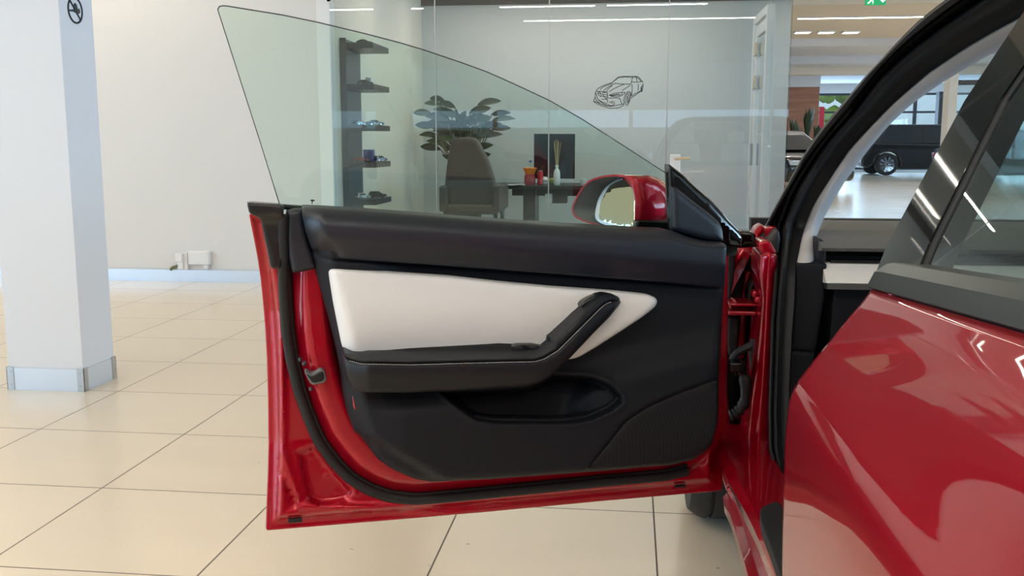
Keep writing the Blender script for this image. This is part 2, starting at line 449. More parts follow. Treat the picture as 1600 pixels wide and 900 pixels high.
m, WN = facade('hall', 'y', 33.9, 9.9, 38.1, 8, 2.95, WN); m.box(33.8, 38.1, 0, 34, 40, CEIL); m.build('wall_hall_right_added', 'wall_paint', smooth=False)['kind'] = 'structure'  # side glazing invented to go with the added hall fill
# beams across the ceiling of the deep hall
for k, (y, dz, mt) in enumerate(((16.4, .10, 'ceiling_paint'), (22.6, .16, 'daylit_paint'), (27.0, .2, 'daylit_paint'), (31.0, .22, 'ceiling_paint'))):
    slab('trim_%d' % (k+2), -2, y, CEIL-dz, 33.8, y+.5, CEIL, mt)
# timber clad block with its white band
wx0, wx1 = float(at_y([(1150, 200)], 33.)[0, 0]), float(at_y([(1278, 200)], 33.)[0, 0])
o = slab('wall_timber', wx0, 33, 0, wx1, 34.2, 2.92, 'wood_panel')
slab('trim_6', wx0, 32.9, 2.92, wx1, 34.2, CEIL, 'white_frame')
# far cream pillar and the glazing beside it
px0, px1 = at_y([(1481, 180), (1494, 180)], 22.)[:, 0]
slab('wall_pier', px0, 22, 0, px1, 22.4, CEIL, 'wall_paint')
for k in range(3):
    g = slab('window_%d' % WN, px1+.02+k*2.2, 22.1, .02, px1+2.2+k*2.2, 22.13, CEIL-.02, 'glass_clear'); WN += 1
slab('trim_7', px1, 22.05, 2.35, px1+6.6, 22.18, 2.45, 'frame_dark')
dk0, dk1 = at_y([(1466, 180), (1480, 180)], 38.)[:, 0]
slab('trim_8', dk0, 38, 0, dk1, 38.4, 3.0, 'frame_dark')

# ------------------------------------------------------------------ the office box behind glass
OX0, OX1, OY1, OZ = -2.331, 1.167, 10.95, 2.72
slab('wall_office_left', OX0-.1, YW+.12, 0, OX0, OY1+.1, CEIL, 'office_wall_warm')
slab('wall_office_back', OX0, OY1, 0, OX1+.05, OY1+.1, CEIL, 'office_wall')
slab('ceiling_office', OX0, YW+.03, OZ, OX1, OY1, OZ+.08, 'office_wall')
slab('floor_office', OX0, YW+.03, 0, OX1, OY1, .006, 'office_floor')
slab('trim_9', OX0, OY1-.03, OZ-.09, OX1, OY1, OZ, 'frame_dark')
jx = [-2.331, -1.503, -.624, .27, 1.167]
for k in range(3):
    g = slab('window_%d' % WN, jx[k]+.004, YW, .01, jx[k+1]-.004, YW+.012, CEIL-.01, 'glass_clear'); WN += 1
# glass door leaf of the office with lever handle
dr = MB().box(jx[3]+.004, YW, .01, jx[4]-.004, YW+.012, CEIL-.01).build('door_1', 'glass_clear', smooth=False); dr['kind'] = 'structure'
hp = at_y([(1047, 241), (1062, 300)], YW-.02)
pl = MB().box(hp[0, 0], YW-.022, hp[1, 2]-.02, hp[1, 0], YW, hp[0, 2]).build('handle_plate', 'white_plastic', dr, bevel=.006)
lv = at_y([(1056, 248), (1078, 247)], YW-.05)
MB().tube([(lv[0, 0], YW-.02, lv[0, 2]), (lv[0, 0], YW-.055, lv[0, 2]), (lv[0, 0]+.02, YW-.06, lv[0, 2]), (lv[1, 0], YW-.06, lv[1, 2])], .011, 10).build('handle', 'handle_beige', dr)
# bright metal edges of the glass joints
for k, x in enumerate(jx[1:4]):
    o = slab('trim_%d' % (10+k), x-.004, YW-.001, .01, x+.004, YW+.013, CEIL-.01, 'steel')
# glazed right side of the office with a white-framed door leaf
g = slab('window_%d' % WN, OX1-.012, YW+.014, .01, OX1, 8.62, CEIL-.01, 'glass_clear'); WN += 1
g = slab('window_%d' % WN, OX1-.012, 9.58, .01, OX1, OY1, CEIL-.01, 'glass_clear'); WN += 1
g = slab('window_%d' % WN, OX1-.012, 8.62, 2.30, OX1, 9.58, CEIL-.01, 'glass_clear'); WN += 1
fm = MB()
fm.box(OX1-.045, 8.62, 0, OX1+.03, 8.69, 2.28); fm.box(OX1-.045, 9.51, 0, OX1+.03, 9.58, 2.28); fm.box(OX1-.045, 8.69, 2.21, OX1+.03, 9.51, 2.28)
fm.box(OX1-.03, 8.71, .02, OX1+.012, 8.81, 2.19); fm.box(OX1-.03, 9.40, .02, OX1+.012, 9.50, 2.19)
fm.box(OX1-.03, 8.81, 2.09, OX1+.012, 9.40, 2.19); fm.box(OX1-.03, 8.81, .02, OX1+.012, 9.40, .14)
d2 = fm.build('door_2', 'white_frame', smooth=False, bevel=.004); d2['kind'] = 'structure'
MB().box(OX1-.012, 8.81, .14, OX1-.004, 9.40, 2.09).build('pane', 'glass_clear', d2, smooth=False)
for z in (1.92, 1.62):
    MB().box(OX1-.045, 9.32, z, OX1-.03, 9.46, z+.12).build('hinge', 'handle_beige', d2, bevel=.004)
MB().box(OX1-.05, 9.41, .92, OX1-.03, 9.47, 1.12).build('lock', 'steel', d2, bevel=.003)
for oy_, ln in ((8.5, 'front'), (10.1, 'back')):  # strips added to brighten the office, no lamp seen inside
    e = empty('office_fill_light', (-.6, oy_, OZ-.02), 'slim LED strip added as fill light on the office ceiling, nearer the %s of the room' % ln, 'ceiling light')
    MB().box(-1.9, oy_-.04, OZ-.02, .7, oy_+.04, OZ-.001).build('housing', 'white_frame', e, smooth=False)
    MB().box(-1.88, oy_-.025, OZ-.026, .68, oy_+.025, OZ-.02).build('diffuser', 'lamp_glow', e, smooth=False)
    l = area_light('office_fill_strip', (-.6, oy_, OZ-.03), (0, 0, 0), 2.5, .05, 11, (1, .98, .95)); l.parent = e; l.matrix_parent_inverse = Matrix.Translation(-e.location)

# ------------------------------------------------------------------ column with metal skirt
cx0, cx1, cy0, cy1 = -2.826, -2.46, 4.069, 4.338
colm = MB().box(cx0, cy0, 0, cx1, cy1, CEIL).build('square_column', 'column_paint', smooth=False, bevel=.003)
colm['kind'] = 'structure'
sk = MB().box(cx0-.004, cy0-.004, 0, cx1+.004, cy1+.004, .103).build('skirting', 'skirting_metal', colm, smooth=False)
t = .005
for (sx, sy) in ((cx0, cy0), (cx1, cy0), (cx1, cy1), (cx0, cy1)):
    a = 1 if sx == cx0 else -1; b = 1 if sy == cy0 else -1
    mm = MB()
    X0, X1 = sorted((sx-a*.0065, sx+a*.028)); Y0, Y1 = sorted((sy-b*.0065, sy-b*.004)); mm.box(X0, Y0, 0, X1, Y1, .107)
    Y0, Y1 = sorted((sy-b*.0065, sy+b*.028)); X0, X1 = sorted((sx-a*.0065, sx-a*.004)); mm.box(X0, Y0, 0, X1, Y1, .107)
    cr = mm.build('corner_strip', 'steel', colm, smooth=False)
    for z in (.025, .085):
        MB().lathe((sx+a*.014, sy-b*.0085, z), [(.0035, -.002), (.003, .002)], 10, 'y').build('rivet', 'steel', cr)
# the sign on the column: a ring with a stroke over a dog
sg = at_x([(117, 16)], cx1)[0]
sgp = empty('prohibition_sign', (cx1, sg[1], sg[2]-.05), 'round black no-dogs sign on the white column side', 'sign')
def sgpt(u, v, w=.0015): return (cx1+w, sg[1]+u, sg[2]+v)
R_ = .055
MB().tube([sgpt(R_*math.cos(a), R_*math.sin(a)) for a in np.linspace(0, 2*math.pi, 40, endpoint=False)], .0045, 6, True, up=(1, 0, 0)).build('ring', 'black_ink', sgp)
MB().tube([sgpt(-R_*.72, R_*.72), sgpt(R_*.72, -R_*.72)], .0042, 6, up=(1, 0, 0)).build('stroke', 'black_ink', sgp)
dog = [(-.044, -.002), (-.022, .000), (-.012, .003), (-.006, .014), (-.008, .026), (.002, .032), (.014, .026), (.018, .014), (.022, .006), (.034, .012), (.038, -.004), (.03, -.012), (.012, -.012), (-.004, -.010), (-.02, -.008), (-.044, -.010)]
MB().prism([(sg[1]+a, sg[2]+b) for a, b in dog], cx1, cx1+.003, 'x').build('pictogram', 'black_ink', sgp, smooth=False)

# ------------------------------------------------------------------ sockets on the left wall
def wl(px, py, off=0): p = at_y([(px, py)], YW-off)[0]; return p
a = wl(297, 391); b = wl(331, 413); y0 = YW-.05
sb = MB().box(a[0], y0, b[2], b[0], YW-.001, a[2]).build('wall_junction_box', 'white_plastic', bevel=.008)
tag(sb, 'wide white plastic junction box low on the white wall', 'socket box')
a = wl(321, 411); b = wl(328, 420); MB().box(a[0], y0+.01, b[2], b[0], YW-.01, a[2]+.005).build('cable_entry', 'white_plastic', sb, bevel=.003)
so = empty('wall_socket', tuple(wl(286, 422)), 'small white wall socket with plug left of the junction box', 'socket')
a = wl(287, 394); b = wl(296, 421); MB().box(a[0], YW-.03, b[2], b[0], YW-.001, a[2]).build('socket_plate', 'white_plastic', so, bevel=.003)
a = wl(278, 395); b = wl(288, 408); MB().box(a[0], YW-.06, b[2], b[0]+.005, YW-.005, a[2]).build('plug', 'white_plastic', so, bevel=.006)
a = wl(281, 407); b = wl(290, 420); MB().box(a[0], YW-.05, b[2], b[0], YW-.005, a[2]).build('plug', 'white_plastic', so, bevel=.006)
a = wl(280, 415)[[0, 2]]; b = wl(272, 419)[[0, 2]]; MB().tube([(a[0], YW-.03, a[1]), (b[0], YW-.03, b[1]+.01), (b[0]-.02, YW-.02, b[1]-.01)], .012, 8).build('cable_end', 'stem', so)
# black sensor hanging at the top of the jamb
a = at_y([(512, 1)], YW-.05)[0]
sn = MB().tube([(a[0]-.01, YW-.012, a[2]+.05), (a[0]+.0, YW-.05, a[2]+.03), (a[0]+.012, YW-.06, a[2]-.0)], .016, 10).build('door_sensor', 'gloss_black')
tag(sn, 'small black sensor at the top of the white jamb beside the glass office', 'sensor')

# ------------------------------------------------------------------ strip lamps of the ceiling
nm = ['LED strip lamp over the car, left of the pair behind the photographer', 'LED strip lamp over the car, right of the pair behind the photographer',
      'long LED strip lamp further behind the photographer', 'LED strip lamp above the floor left of the red car', 'warm LED strip lamp washing the white wall from above', 'LED strip lamp over the aisle right of the office',
      'bright LED strip lamp across the ceiling of the deep hall under the exit sign', 'added fill strip lamp between the office and the exit sign', 'added fill strip lamp before the fourth beam of the deep hall', 'added fill strip lamp deepest in the hall, before the timber wall', 'LED strip lamp by the side windows', 'LED strip lamp right of the red car']
for (x0, x1, y, p), lb in zip(STRIPS, nm):
    e = empty('ceiling_light', ((x0+x1)/2, y, CEIL-.03), lb, 'ceiling light')
    MB().box(x0-.02, y-.045, CEIL-.028, x1+.02, y+.045, CEIL-.001).build('housing', 'white_frame', e, smooth=False)
    MB().box(x0, y-.03, CEIL-.034, x1, y+.03, CEIL-.028).build('diffuser', 'lamp_glow', e, smooth=False)
    l = area_light('strip_light', ((x0+x1)/2, y, CEIL-.04), (0, 0, 0), x1-x0, .06, p*.29, (1, .74, .5) if y == 6.9 else WARM if y < 11 else COOL); l.parent = e; l.matrix_parent_inverse = Matrix.Translation(-e.location)
for k, px in enumerate((1254, 1291, 1329)):
    p = at_z([(px, 49)], CEIL)[0]
    e = empty('ceiling_panel', (p[0], p[1], CEIL-.03), 'small square ceiling panel lamp, %s of three beyond the long strip' % ('leftmost', 'middle', 'rightmost')[k], 'ceiling light', 'square panel lamps in the deep hall')
    MB().box(p[0]-.17, p[1]-.14, CEIL-.03, p[0]+.17, p[1]+.14, CEIL-.001).build('housing', 'white_frame', e, smooth=False)
    MB().box(p[0]-.14, p[1]-.11, CEIL-.036, p[0]+.14, p[1]+.11, CEIL-.03).build('diffuser', 'panel_glow', e, smooth=False)
# exit sign
ep = at_y([(1352, 8), (1384, 8)], 14.)
e = empty('exit_sign', (ep[:, 0].mean(), 14.02, ep[0, 2]), 'green emergency exit sign with running figure and arrow hanging from the ceiling', 'sign')
z0 = ep[0, 2]; z1 = z0+.155
MB().box(ep[0, 0], 14, z0, ep[1, 0], 14.04, z1).build('panel', 'exit_glow', e, smooth=False)
for dx in (.05, .25): MB().tube([(ep[0, 0]+dx, 14.02, z1), (ep[0, 0]+dx, 14.02, CEIL)], .004, 6).build('hanger', 'steel', e)
ex = ep[0, 0]
MB().prism([(ex+.17, z0+.085), (ex+.225, z0+.03), (ex+.28, z0+.085), (ex+.245, z0+.085), (ex+.245, z0+.13), (ex+.205, z0+.13), (ex+.205, z0+.085)], 13.996, 14.0).build('arrow', 'exit_white', e, smooth=False)
rm = MB(); rm.tube([(ex+.03, 13.997, z0+.02), (ex+.06, 13.997, z0+.045), (ex+.075, 13.997, z0+.075), (ex+.09, 13.997, z0+.1)], .009, 6)
rm.tube([(ex+.075, 13.997, z0+.06), (ex+.1, 13.997, z0+.045), (ex+.095, 13.997, z0+.015)], .008, 6); rm.tube([(ex+.04, 13.997, z0+.08), (ex+.08, 13.997, z0+.092), (ex+.12, 13.997, z0+.075)], .006, 6)
rm.lathe((ex+.1, 13.997, z0+.122), [(.002, -.004), (.013, -.002), (.013, .002)], 12, 'y'); rm.build('running_figure', 'exit_white', e)

# ================================================================== THE RED CAR
CX = 1.145                                   # centre line of the car
def mirx(v): return [(2*CX-x, y, z) for x, y, z in v]
CAR = empty('red_car', (CX, 1.3, 0), 'large red electric car filling the right, its front door swung open', 'car')
# side profile: lateral position of the body side by height
PZ = np.array([(.20, .29), (.27, .262), (.33, .250), (.42, .234), (.522, .2222), (.639, .2192), (.72, .2185), (.779, .221), (.80, .229), (.854, .267), (.90, .301), (.929, .323), (.959, .334), (1.053, .379), (1.139, .421), (1.279, .482), (1.38, .56), (1.43, .72)])
def prof(z): return np.interp(z, PZ[:, 0], PZ[:, 1])
zz = np.linspace(.2, 1.43, 160); pz_s = smooth_line(np.stack([zz, prof(zz)], 1), 6)
def profs(z): return np.interp(z, pz_s[:, 0], pz_s[:, 1])
def on_side(P, off=0., rise=True):
    """the point of the body side seen at a pixel"""
    P = np.atleast_2d(np.asarray(P, float)); D = rays(P)
    def g(x):
        t = x/D[:, 0]; z = CAM_H+D[:, 2]*t; y = D[:, 1]*t
        zr = z-(np.clip(1.33-y, 0, 1.2)*.075*sstep(z, .8, .95) if rise else 0)
        return x-(profs(zr)-off)
    X = np.linspace(.15, .8, 400); G = np.stack([g(np.full(len(P), x)) for x in X], 1)
    k = np.argmax(G > 0, 1); k = np.maximum(k, 1); r_ = np.arange(len(P)); a, b = G[r_, k-1], G[r_, k]
    x = X[k-1]+(X[k]-X[k-1])*np.clip(-a/(b-a+1e-12), 0, 1)
    return np.stack([x, D[:, 1]*x/D[:, 0], CAM_H+D[:, 2]*x/D[:, 0]], 1)
# --- rear door skin: a grid along the side, front edge at y = 1.33, up to the belt moulding
def beltz(y): return .931+np.clip(1.33-y, -.2, 1.2)*.078
YB0, YB1 = 1.33, -.05
ys = np.r_[1.318, 1.324, 1.328, 1.33, np.linspace(1.32, YB1, 46)]; ys[:4] = [1.333, 1.333, 1.3325, 1.330]
v = []; NZ = 70
edge_in = [.03, .012, .003, 0]
for i, y in enumerate(ys):
    bz = beltz(y)
    for j in range(NZ):
        s = j/(NZ-1); z = .30+(bz-.30)*s
        zr = z-(bz-.931)*sstep(z, .8, .95)
        off = edge_in[i] if i < 4 else 0
        v.append((profs(zr)+off, y, z))
f = grid_faces(len(ys), NZ)
rd = mesh('rear_door', v, f, 'red_paint', CAR, angle=60); fix_normals(rd)
sol = rd.modifiers.new('solid', 'SOLIDIFY'); sol.thickness = .012; sol.offset = 1 if False else -1
# front edge: black seal of the door seen from behind
mo_b = at_x([(1360, 448.4)], .322)
def on_glasshouse(P):
    """the point of the smooth, inward-leaning window side seen at a pixel"""
    P = np.atleast_2d(np.asarray(P, float)); D = rays(P); a = D[:, 0]; b = D[:, 2]
    x = np.full(len(P), .4)
    for _ in range(12):                      # x = .334 + .46 q + .06 q^2 - .012 (1.33-y)^2 ..., q = z - .959
        t = x/a; q = CAM_H+b*t-.959; y = D[:, 1]*t
        gf = x-(.334+.46*q+.06*q*q+.010*(1.33-y)**2); dg = 1-(.46+.12*q)*b/a+.02*(1.33-y)*D[:, 1]/a
        x = x-gf/dg
    t = x/a
    return CP+D*t[:, None]
def side_relief(name, poly, mat, parent, off=0., back=.02, **k):
    return relief(name, poly, lambda P, w: on_glasshouse(P)-np.outer(w, [1, 0, 0])*1.0, (-1, 0, 0), mat, parent, back=back, **k)
# belt moulding: extruded bar with three facets following the rise of the belt
def strip_along(name, sec, mat, y0, y1, n=24, parent=CAR, closed=True):
    v = []; m_ = len(sec)
    for i in range(n+1):
        y = y0+(y1-y0)*i/n; dz = beltz(y)-.931
        for (x, z, dy) in sec: v.append((x, y+(dy if i == 0 else 0), z+dz))
    f = [(i*m_+j, (i+1)*m_+j, (i+1)*m_+(j+1) % m_, i*m_+(j+1) % m_) for i in range(n) for j in range(m_)]
    f += [tuple(range(m_)), tuple(range(n*m_, (n+1)*m_))[::-1]]
    o = mesh(name, v, f, mat, parent, angle=25); return fix_normals(o)
strip_along('belt_moulding', [(.326, .931, 0), (.3195, .9345, 0), (.3235, .957, -.02), (.327, .960, -.022), (.336, .969, -.03), (.348, .972, -.034), (.36, .966, -.02), (.36, .931, 0)], 'belt_moulding', 1.345, YB1)
# black pillar applique, divider and rear window
ap = [(1368, 430), (1388.4, 380), (1440, 285), (1508, 158), (1557, 84), (1600, 19.5), (1640, -50), (1700, -50), (1640, 40), (1600, 102), (1565, 153), (1452, 380), (1431, 432)]
side_relief('pillar_applique', ap, 'gloss_black', CAR, back=.03, w0=.001, r=0, rs=3, step=10, sm=0, bstep=4)
dv = [(1431, 432), (1452, 380), (1565, 153), (1600, 102), (1640, 40), (1700, -50), (1708, -50), (1648, 42), (1607, 104), (1571, 156), (1459, 382), (1438, 433)]
side_relief('window_channel', dv, 'rubber', CAR, back=.03, w0=-.002, r=0, rs=1.5, step=8, sm=0, bstep=4)
wg = [(1438, 434), (1459, 382), (1571, 156), (1607, 104), (1648, 42), (1708, -50), (1900, -50), (1900, 520), (1600, 466)]
side_relief('rear_window', wg, 'glass_tint', CAR, back=.004, w0=-.004, r=0, rs=2, step=20, sm=0, bstep=6)

# --- front pillar and door opening, drawn as bands between lines that run down the opening
fy = np.array([(-120, 1.6), (0, 1.884), (110, 2.12), (255, 2.36), (353, 2.44), (400, 2.33), (425, 2.27), (560, 2.20), (720, 2.14), (820, 1.95), (900, 1.75)])
def pil(P, off=0.): P = np.asarray(P, float); return at_y(P, np.interp(P[:, 1], fy[:, 0], fy[:, 1])+off)
P0 = [(1560, -50), (1476, 0), (1433, 34), (1406.6, 60.4), (1380, 89), (1350, 121), (1317.8, 160), (1300, 180), (1275.6, 211), (1251, 249), (1222, 302), (1195, 353)]
P1 = [(1590, -55), (1500.8, 0), (1460, 30), (1415.5, 65.7), (1380, 99.5), (1350, 137), (1322, 173), (1300, 199), (1284, 219), (1257.8, 253), (1229, 303), (1202, 352)]
P2 = [(1640, -60), (1540, 0), (1486.6, 35.5), (1433, 74.6), (1380, 120.8), (1360, 146), (1340, 173), (1315, 200), (1291, 229), (1260, 275.6), (1244.4, 304), (1224.4, 353)]
P3 = [(1740, -60), (1660, -6), (1591, 29), (1548.7, 51.5), (1504, 78), (1451, 113.7), (1399.5, 158), (1358, 200), (1324, 238), (1291, 289), (1269, 324), (1254, 365)]
P4 = [(1760, -20), (1680, 20), (1620, 50), (1580, 70), (1543.4, 87), (1468.8, 131), (1425, 162), (1390, 194), (1353, 238), (1317.8, 286.7), (1286.7, 340), (1276, 369)]
def band(name, lines, mat, parent=CAR, n=40, thick=None, angle=60):
    """lines: list of (pixel polyline, depth offset); lofts a surface across them"""
    rows = [pil(resample(L, 1e9 if False else max(1., np.hypot(*(np.diff(np.array(L), axis=0).T)).sum()/n))[:n+1], off) for L, off in lines]
    k = min(len(r) for r in rows); rows = [r[:k] for r in rows]
    v = [tuple(rows[j][i]) for i in range(k) for j in range(len(rows))]
    o = mesh(name, v, grid_faces(k, len(rows)), mat, parent, angle=angle); fix_normals(o)
    if thick: s_ = o.modifiers.new('solid', 'SOLIDIFY'); s_.thickness = thick; s_.offset = -1
    return o
def mix_lines(A, B, t):
    n = 44; A = resample(A, np.hypot(*(np.diff(np.array(A), axis=0).T)).sum()/n)[:n+1]; B = resample(B, np.hypot(*(np.diff(np.array(B), axis=0).T)).sum()/n)[:n+1]
    k = min(len(A), len(B)); return A[:k]*(1-t)+B[:k]*t
D1 = [(1202, 352), (1213, 362), (1214.5, 385), (1214, 400), (1213.4, 420), (1209, 482), (1207, 544), (1204.5, 580), (1203.6, 627), (1202.6, 683), (1206, 718), (1214, 746), (1222, 766), (1232, 800), (1250, 860)]
D2 = [(1224.4, 353), (1222.5, 375), (1221, 400), (1219.6, 420), (1214, 500), (1211, 580), (1209, 640), (1210, 700), (1216, 730), (1224, 755), (1240, 790), (1270, 860)]
D3 = [(1254, 365), (1249, 385), (1245, 409), (1243, 420), (1241, 473), (1238, 510), (1235.6, 548), (1233, 600), (1232, 660), (1234, 720), (1242, 770), (1262, 800), (1290, 860)]
def full(a, b): return a+b[1:]
L1, L2, L3 = full(P1, D1), full(P2, D2), full(P3, D3)
def rs_(L, n=90): L = np.array(L, float); return resample(L, np.hypot(*(np.diff(L, axis=0).T)).sum()/n)[:n]
# outer shell of the windscreen pillar: painted edge with rounded section
band('windscreen_pillar', [(mix_lines(P0, P1, 0), .10), (mix_lines(P0, P1, 0), .0), (mix_lines(P0, P1, .3), -.012), (mix_lines(P0, P1, .75), -.014), (mix_lines(P0, P1, 1.), -.004), (mix_lines(P0, P1, 1.), .06)], 'satin_black')
def lines_mix(A, B, t): A = rs_(A); B = rs_(B); k = min(len(A), len(B)); return A[:k]*(1-t)+B[:k]*t
# keep matching rows by equal height: resample both lines by the vertical coordinate
def by_y(L, ys_): L = np.array(L, float); o_ = np.argsort(L[:, 1]); return np.stack([np.interp(ys_, L[o_, 1], L[o_, 0]), ys_], 1)
def loft_lines(name, spec, mat, parent=CAR, angle=60, n=90):
    """spec: (line, t to next, line2, depth)"""
    rows = []
    for A, B, t_, off in spec:
        q = lines_mix(A, B, t_); rows.append(pil(q, off))
    k = min(len(r) for r in rows)
    v = [tuple(rows[j][i]) for i in range(k) for j in range(len(rows))]
    o = mesh(name, v, grid_faces(k, len(rows)), mat, parent, angle=angle); return fix_normals(o)
loft_lines('opening_gasket', [(L1, L2, 0, .02), (L1, L2, .15, .004), (L1, L2, .3, .012), (L1, L2, .5, .05), (L1, L2, .8, .055), (L1, L2, 1., .02)], 'deep_black')
loft_lines('door_opening_seal', [(L2, L3, -.06, .03), (L2, L3, -.02, -.004), (L2, L3, .06, -.016), (L2, L3, .16, -.018), (L2, L3, .28, -.006), (L2, L3, .36, .02), (L2, L3, .46, .034), (L2, L3, .7, .03), (L2, L3, 1., .03), (L2, L3, 1.03, .06)], 'rubber')
for tt, rr_ in ((-.25, .0045),):
    q = pil(lines_mix(L2, L3, tt), .012); MB().tube(q[30:], rr_, 8).build('seal_bead', 'rubber', CAR)
LP3, LP4 = P3+[(1245, 411)], P4+[(1272, 411)]
def mixP(t_): return mix_lines(LP3, LP4, t_)
band('pillar_trim', [(mixP(0), .06), (mixP(0.0), .03), (mixP(.08), .018), (mixP(.4), .01), (mixP(.75), .02), (mixP(.95), .045), (mixP(1.), .07), (mixP(1.), .12)], 'pillar_fabric')
# windscreen glass, from the pillar's inner edge across the car
ws = pil(rs_(LP4, 16), .1); far = ws.copy(); far[:, 0] = 2*CX-far[:, 0]
v = []; NW = 14
for a, b in zip(ws, far):
    for k in range(NW+1):
        t_ = k/NW; p = a*(1-t_)+b*t_; p[1] += .16*math.sin(math.pi*t_); v.append(tuple(p))
n_ = len(ws)
nv_ = len(v)
f = grid_faces(n_, NW+1)
wsc = mesh('windscreen', v, f, 'glass_screen', CAR, angle=60)
s_ = wsc.modifiers.new('solid', 'SOLIDIFY'); s_.thickness = .005; s_.offset = 1
# --- panels seen in the opening
def vert(poly, y, name, mat, parent=CAR, **k):
    return relief(name, poly, lambda P, w: at_y(P, y-w), (0, -1, 0), mat, parent, **k)
KP = [(1243.5, 411), (1292, 411), (1290, 438), (1288, 464), (1281, 505), (1274, 548), (1262, 600), (1252, 700), (1250, 760), (1234, 760), (1232, 660), (1233, 600), (1235.6, 548), (1241, 473), (1243, 420)]
def kfn(P): return -.006*np.exp(-((P[:, 1]-(548+(P[:, 0]-1235)*.08))/2.0)**2)
vert(KP, 2.31, 'side_kick_panel', 'black_trim', r=.006, rs=5, step=5, fn=kfn, back=.1, feat=[([(1235, 548), (1275, 551)], (-3, -1, 0, 1, 3))])
vert([(1276, 371), (1284, 372), (1291, 380), (1291, 411), (1272, 411)], 2.36, 'dash_end_cap', 'black_soft', r=.006, rs=4, step=6, back=.08)
# dashboard: section swept across the car
def zat(py, y, px=1340): return float(at_y([(px, py)], y)[0, 2])
sec = [(2.98, 343), (2.90, 346), (2.62, 356), (2.60, 359), (2.50, 364), (2.36, 378), (2.31, 388), (2.33, 392.5)]
sec = [(y, zat(py, y)) for y, py in sec]+[(2.40, zat(394, 2.40)), (2.75, zat(400, 2.75)), (2.98, zat(400, 2.98))]
xl = float(at_y([(1290, 380)], 2.33)[0, 0]); xr = 2*CX-xl
def sweepx(name, sec, x0, x1, mat, parent=CAR, n=12, angle=30, bow=0.0, xs=None):
    v = []; m_ = len(sec)
    for i in range(n+1):
        t_ = i/n; x = x0+(x1-x0)*t_; r_ = 0
        if i == 0: r_ = 0
        for (y, z) in sec: v.append((x, y+bow*math.sin(math.pi*t_), z))
    f = [(i*m_+j, (i+1)*m_+j, (i+1)*m_+(j+1) % m_, i*m_+(j+1) % m_) for i in range(n) for j in range(m_)]
    f += [tuple(range(m_)), tuple(range(n*m_, (n+1)*m_))[::-1]]
    return fix_normals(mesh(name, v, f, mat, parent, angle=angle))
dsh = sweepx('dashboard', sec, xl-.01, xr, 'dash_fabric')
label_part(dsh, 'dark grey dashboard top')
sweepx('dash_vent', [(2.42, zat(394, 2.42)), (2.38, zat(397, 2.38)), (2.44, zat(400, 2.44)), (2.44, zat(406, 2.44)), (2.36, zat(407, 2.36)), (2.36, zat(412, 2.36)), (2.6, zat(412, 2.6)), (2.6, zat(394, 2.6))], xl+.02, xr, 'deep_black')
z1_, z2_, z3_ = zat(413, 2.34), zat(443, 2.27), zat(452, 2.28)
x4 = float(at_y([(1291.5, 430)], 2.27)[0, 0])
sw = sweepx('dash_inlay', [(2.34, z1_), (2.33, z1_+.002), (2.275, z2_+.006), (2.27, z2_), (2.30, z2_-.004), (2.42, z2_), (2.42, z1_)], x4, xr, 'white_leather'); label_part(sw, 'white dash inlay')
sweepx('inlay_edge', [(2.27, z2_-.001), (2.272, z3_), (2.30, z3_-.003), (2.34, z2_-.001)], x4+.003, xr, 'steel')
sweepx('lower_dash', [(2.31, z3_-.002), (2.33, .62), (2.45, .52), (2.9, .42), (2.9, z3_-.002)], xl+.02, xr, 'black_trim')
MB().box(.36, 2.95, .80, 1.93, 3.0, zat(342, 2.97)).build('cowl', 'deep_black', CAR, smooth=False)
# floor pan, bulkhead, seats
MB().box(.34, -.6, .24, 1.95, 2.9, .30).build('floor_pan', 'deep_black', CAR, smooth=False)
MB().box(.36, 2.92, .3, 1.93, 2.98, .86).build('bulkhead', 'deep_black', CAR, smooth=False)
def seat(x):
    m = MB(); bx = m
    v = []; secs = [(1.55, .50, .24), (1.60, .56, .25), (1.45, .60, .25), (1.1, .585, .25)]
    st = MB().box(x-.25, 1.0, .42, x+.25, 1.52, .58).build('seat_cushion', 'white_leather', CAR, bevel=.06)
    bk = MB().add([(x-.24, .98, .55), (x+.24, .98, .55), (x+.24, .82, .55), (x-.24, .82, .55), (x-.19, .74, 1.12), (x+.19, .74, 1.12), (x+.19, .64, 1.12), (x-.19, .64, 1.12)],
                  [(3,2,1,0),(4,5,6,7),(0,1,5,4),(1,2,6,5),(2,3,7,6),(3,0,4,7)]).build('seat_backrest', 'white_leather', CAR, bevel=.05)
    MB().box(x-.12, .63, 1.13, x+.12, .73, 1.30).build('headrest', 'white_leather', CAR, bevel=.04)
    MB().box(x-.2, 1.0, .30, x+.2, 1.45, .42).build('seat_base', 'deep_black', CAR, bevel=.01)
seat(.79); seat(1.5)
# --- hinge pillar: recessed back, raised bright post, hinges, wiring boot
MB().add([(.16, 2.45, .28), (.20, 2.45, .28), (.20, 2.45, .90), (.16, 2.45, .90), (.16, 2.62, .28), (.20, 2.62, .28), (.20, 2.62, .90), (.16, 2.62, .90)], [(0,1,2,3),(7,6,5,4),(0,4,5,1),(1,5,6,2),(2,6,7,3),(3,7,4,0)]).build('wing_light_blocker', 'deep_black', CAR, smooth=False)  # box added to keep light out of the hinge recess
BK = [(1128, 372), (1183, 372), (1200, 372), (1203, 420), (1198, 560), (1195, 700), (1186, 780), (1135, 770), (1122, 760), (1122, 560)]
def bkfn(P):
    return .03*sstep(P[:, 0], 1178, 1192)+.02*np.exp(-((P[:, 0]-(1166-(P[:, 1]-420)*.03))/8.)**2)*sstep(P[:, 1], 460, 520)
vert([(1165, 425), (1174, 425), (1168, 480), (1163, 560), (1151, 560), (1157, 480)], 2.52, 'hinge_reinforcement', 'red_paint', r=.004, rs=3, step=4, back=.05)
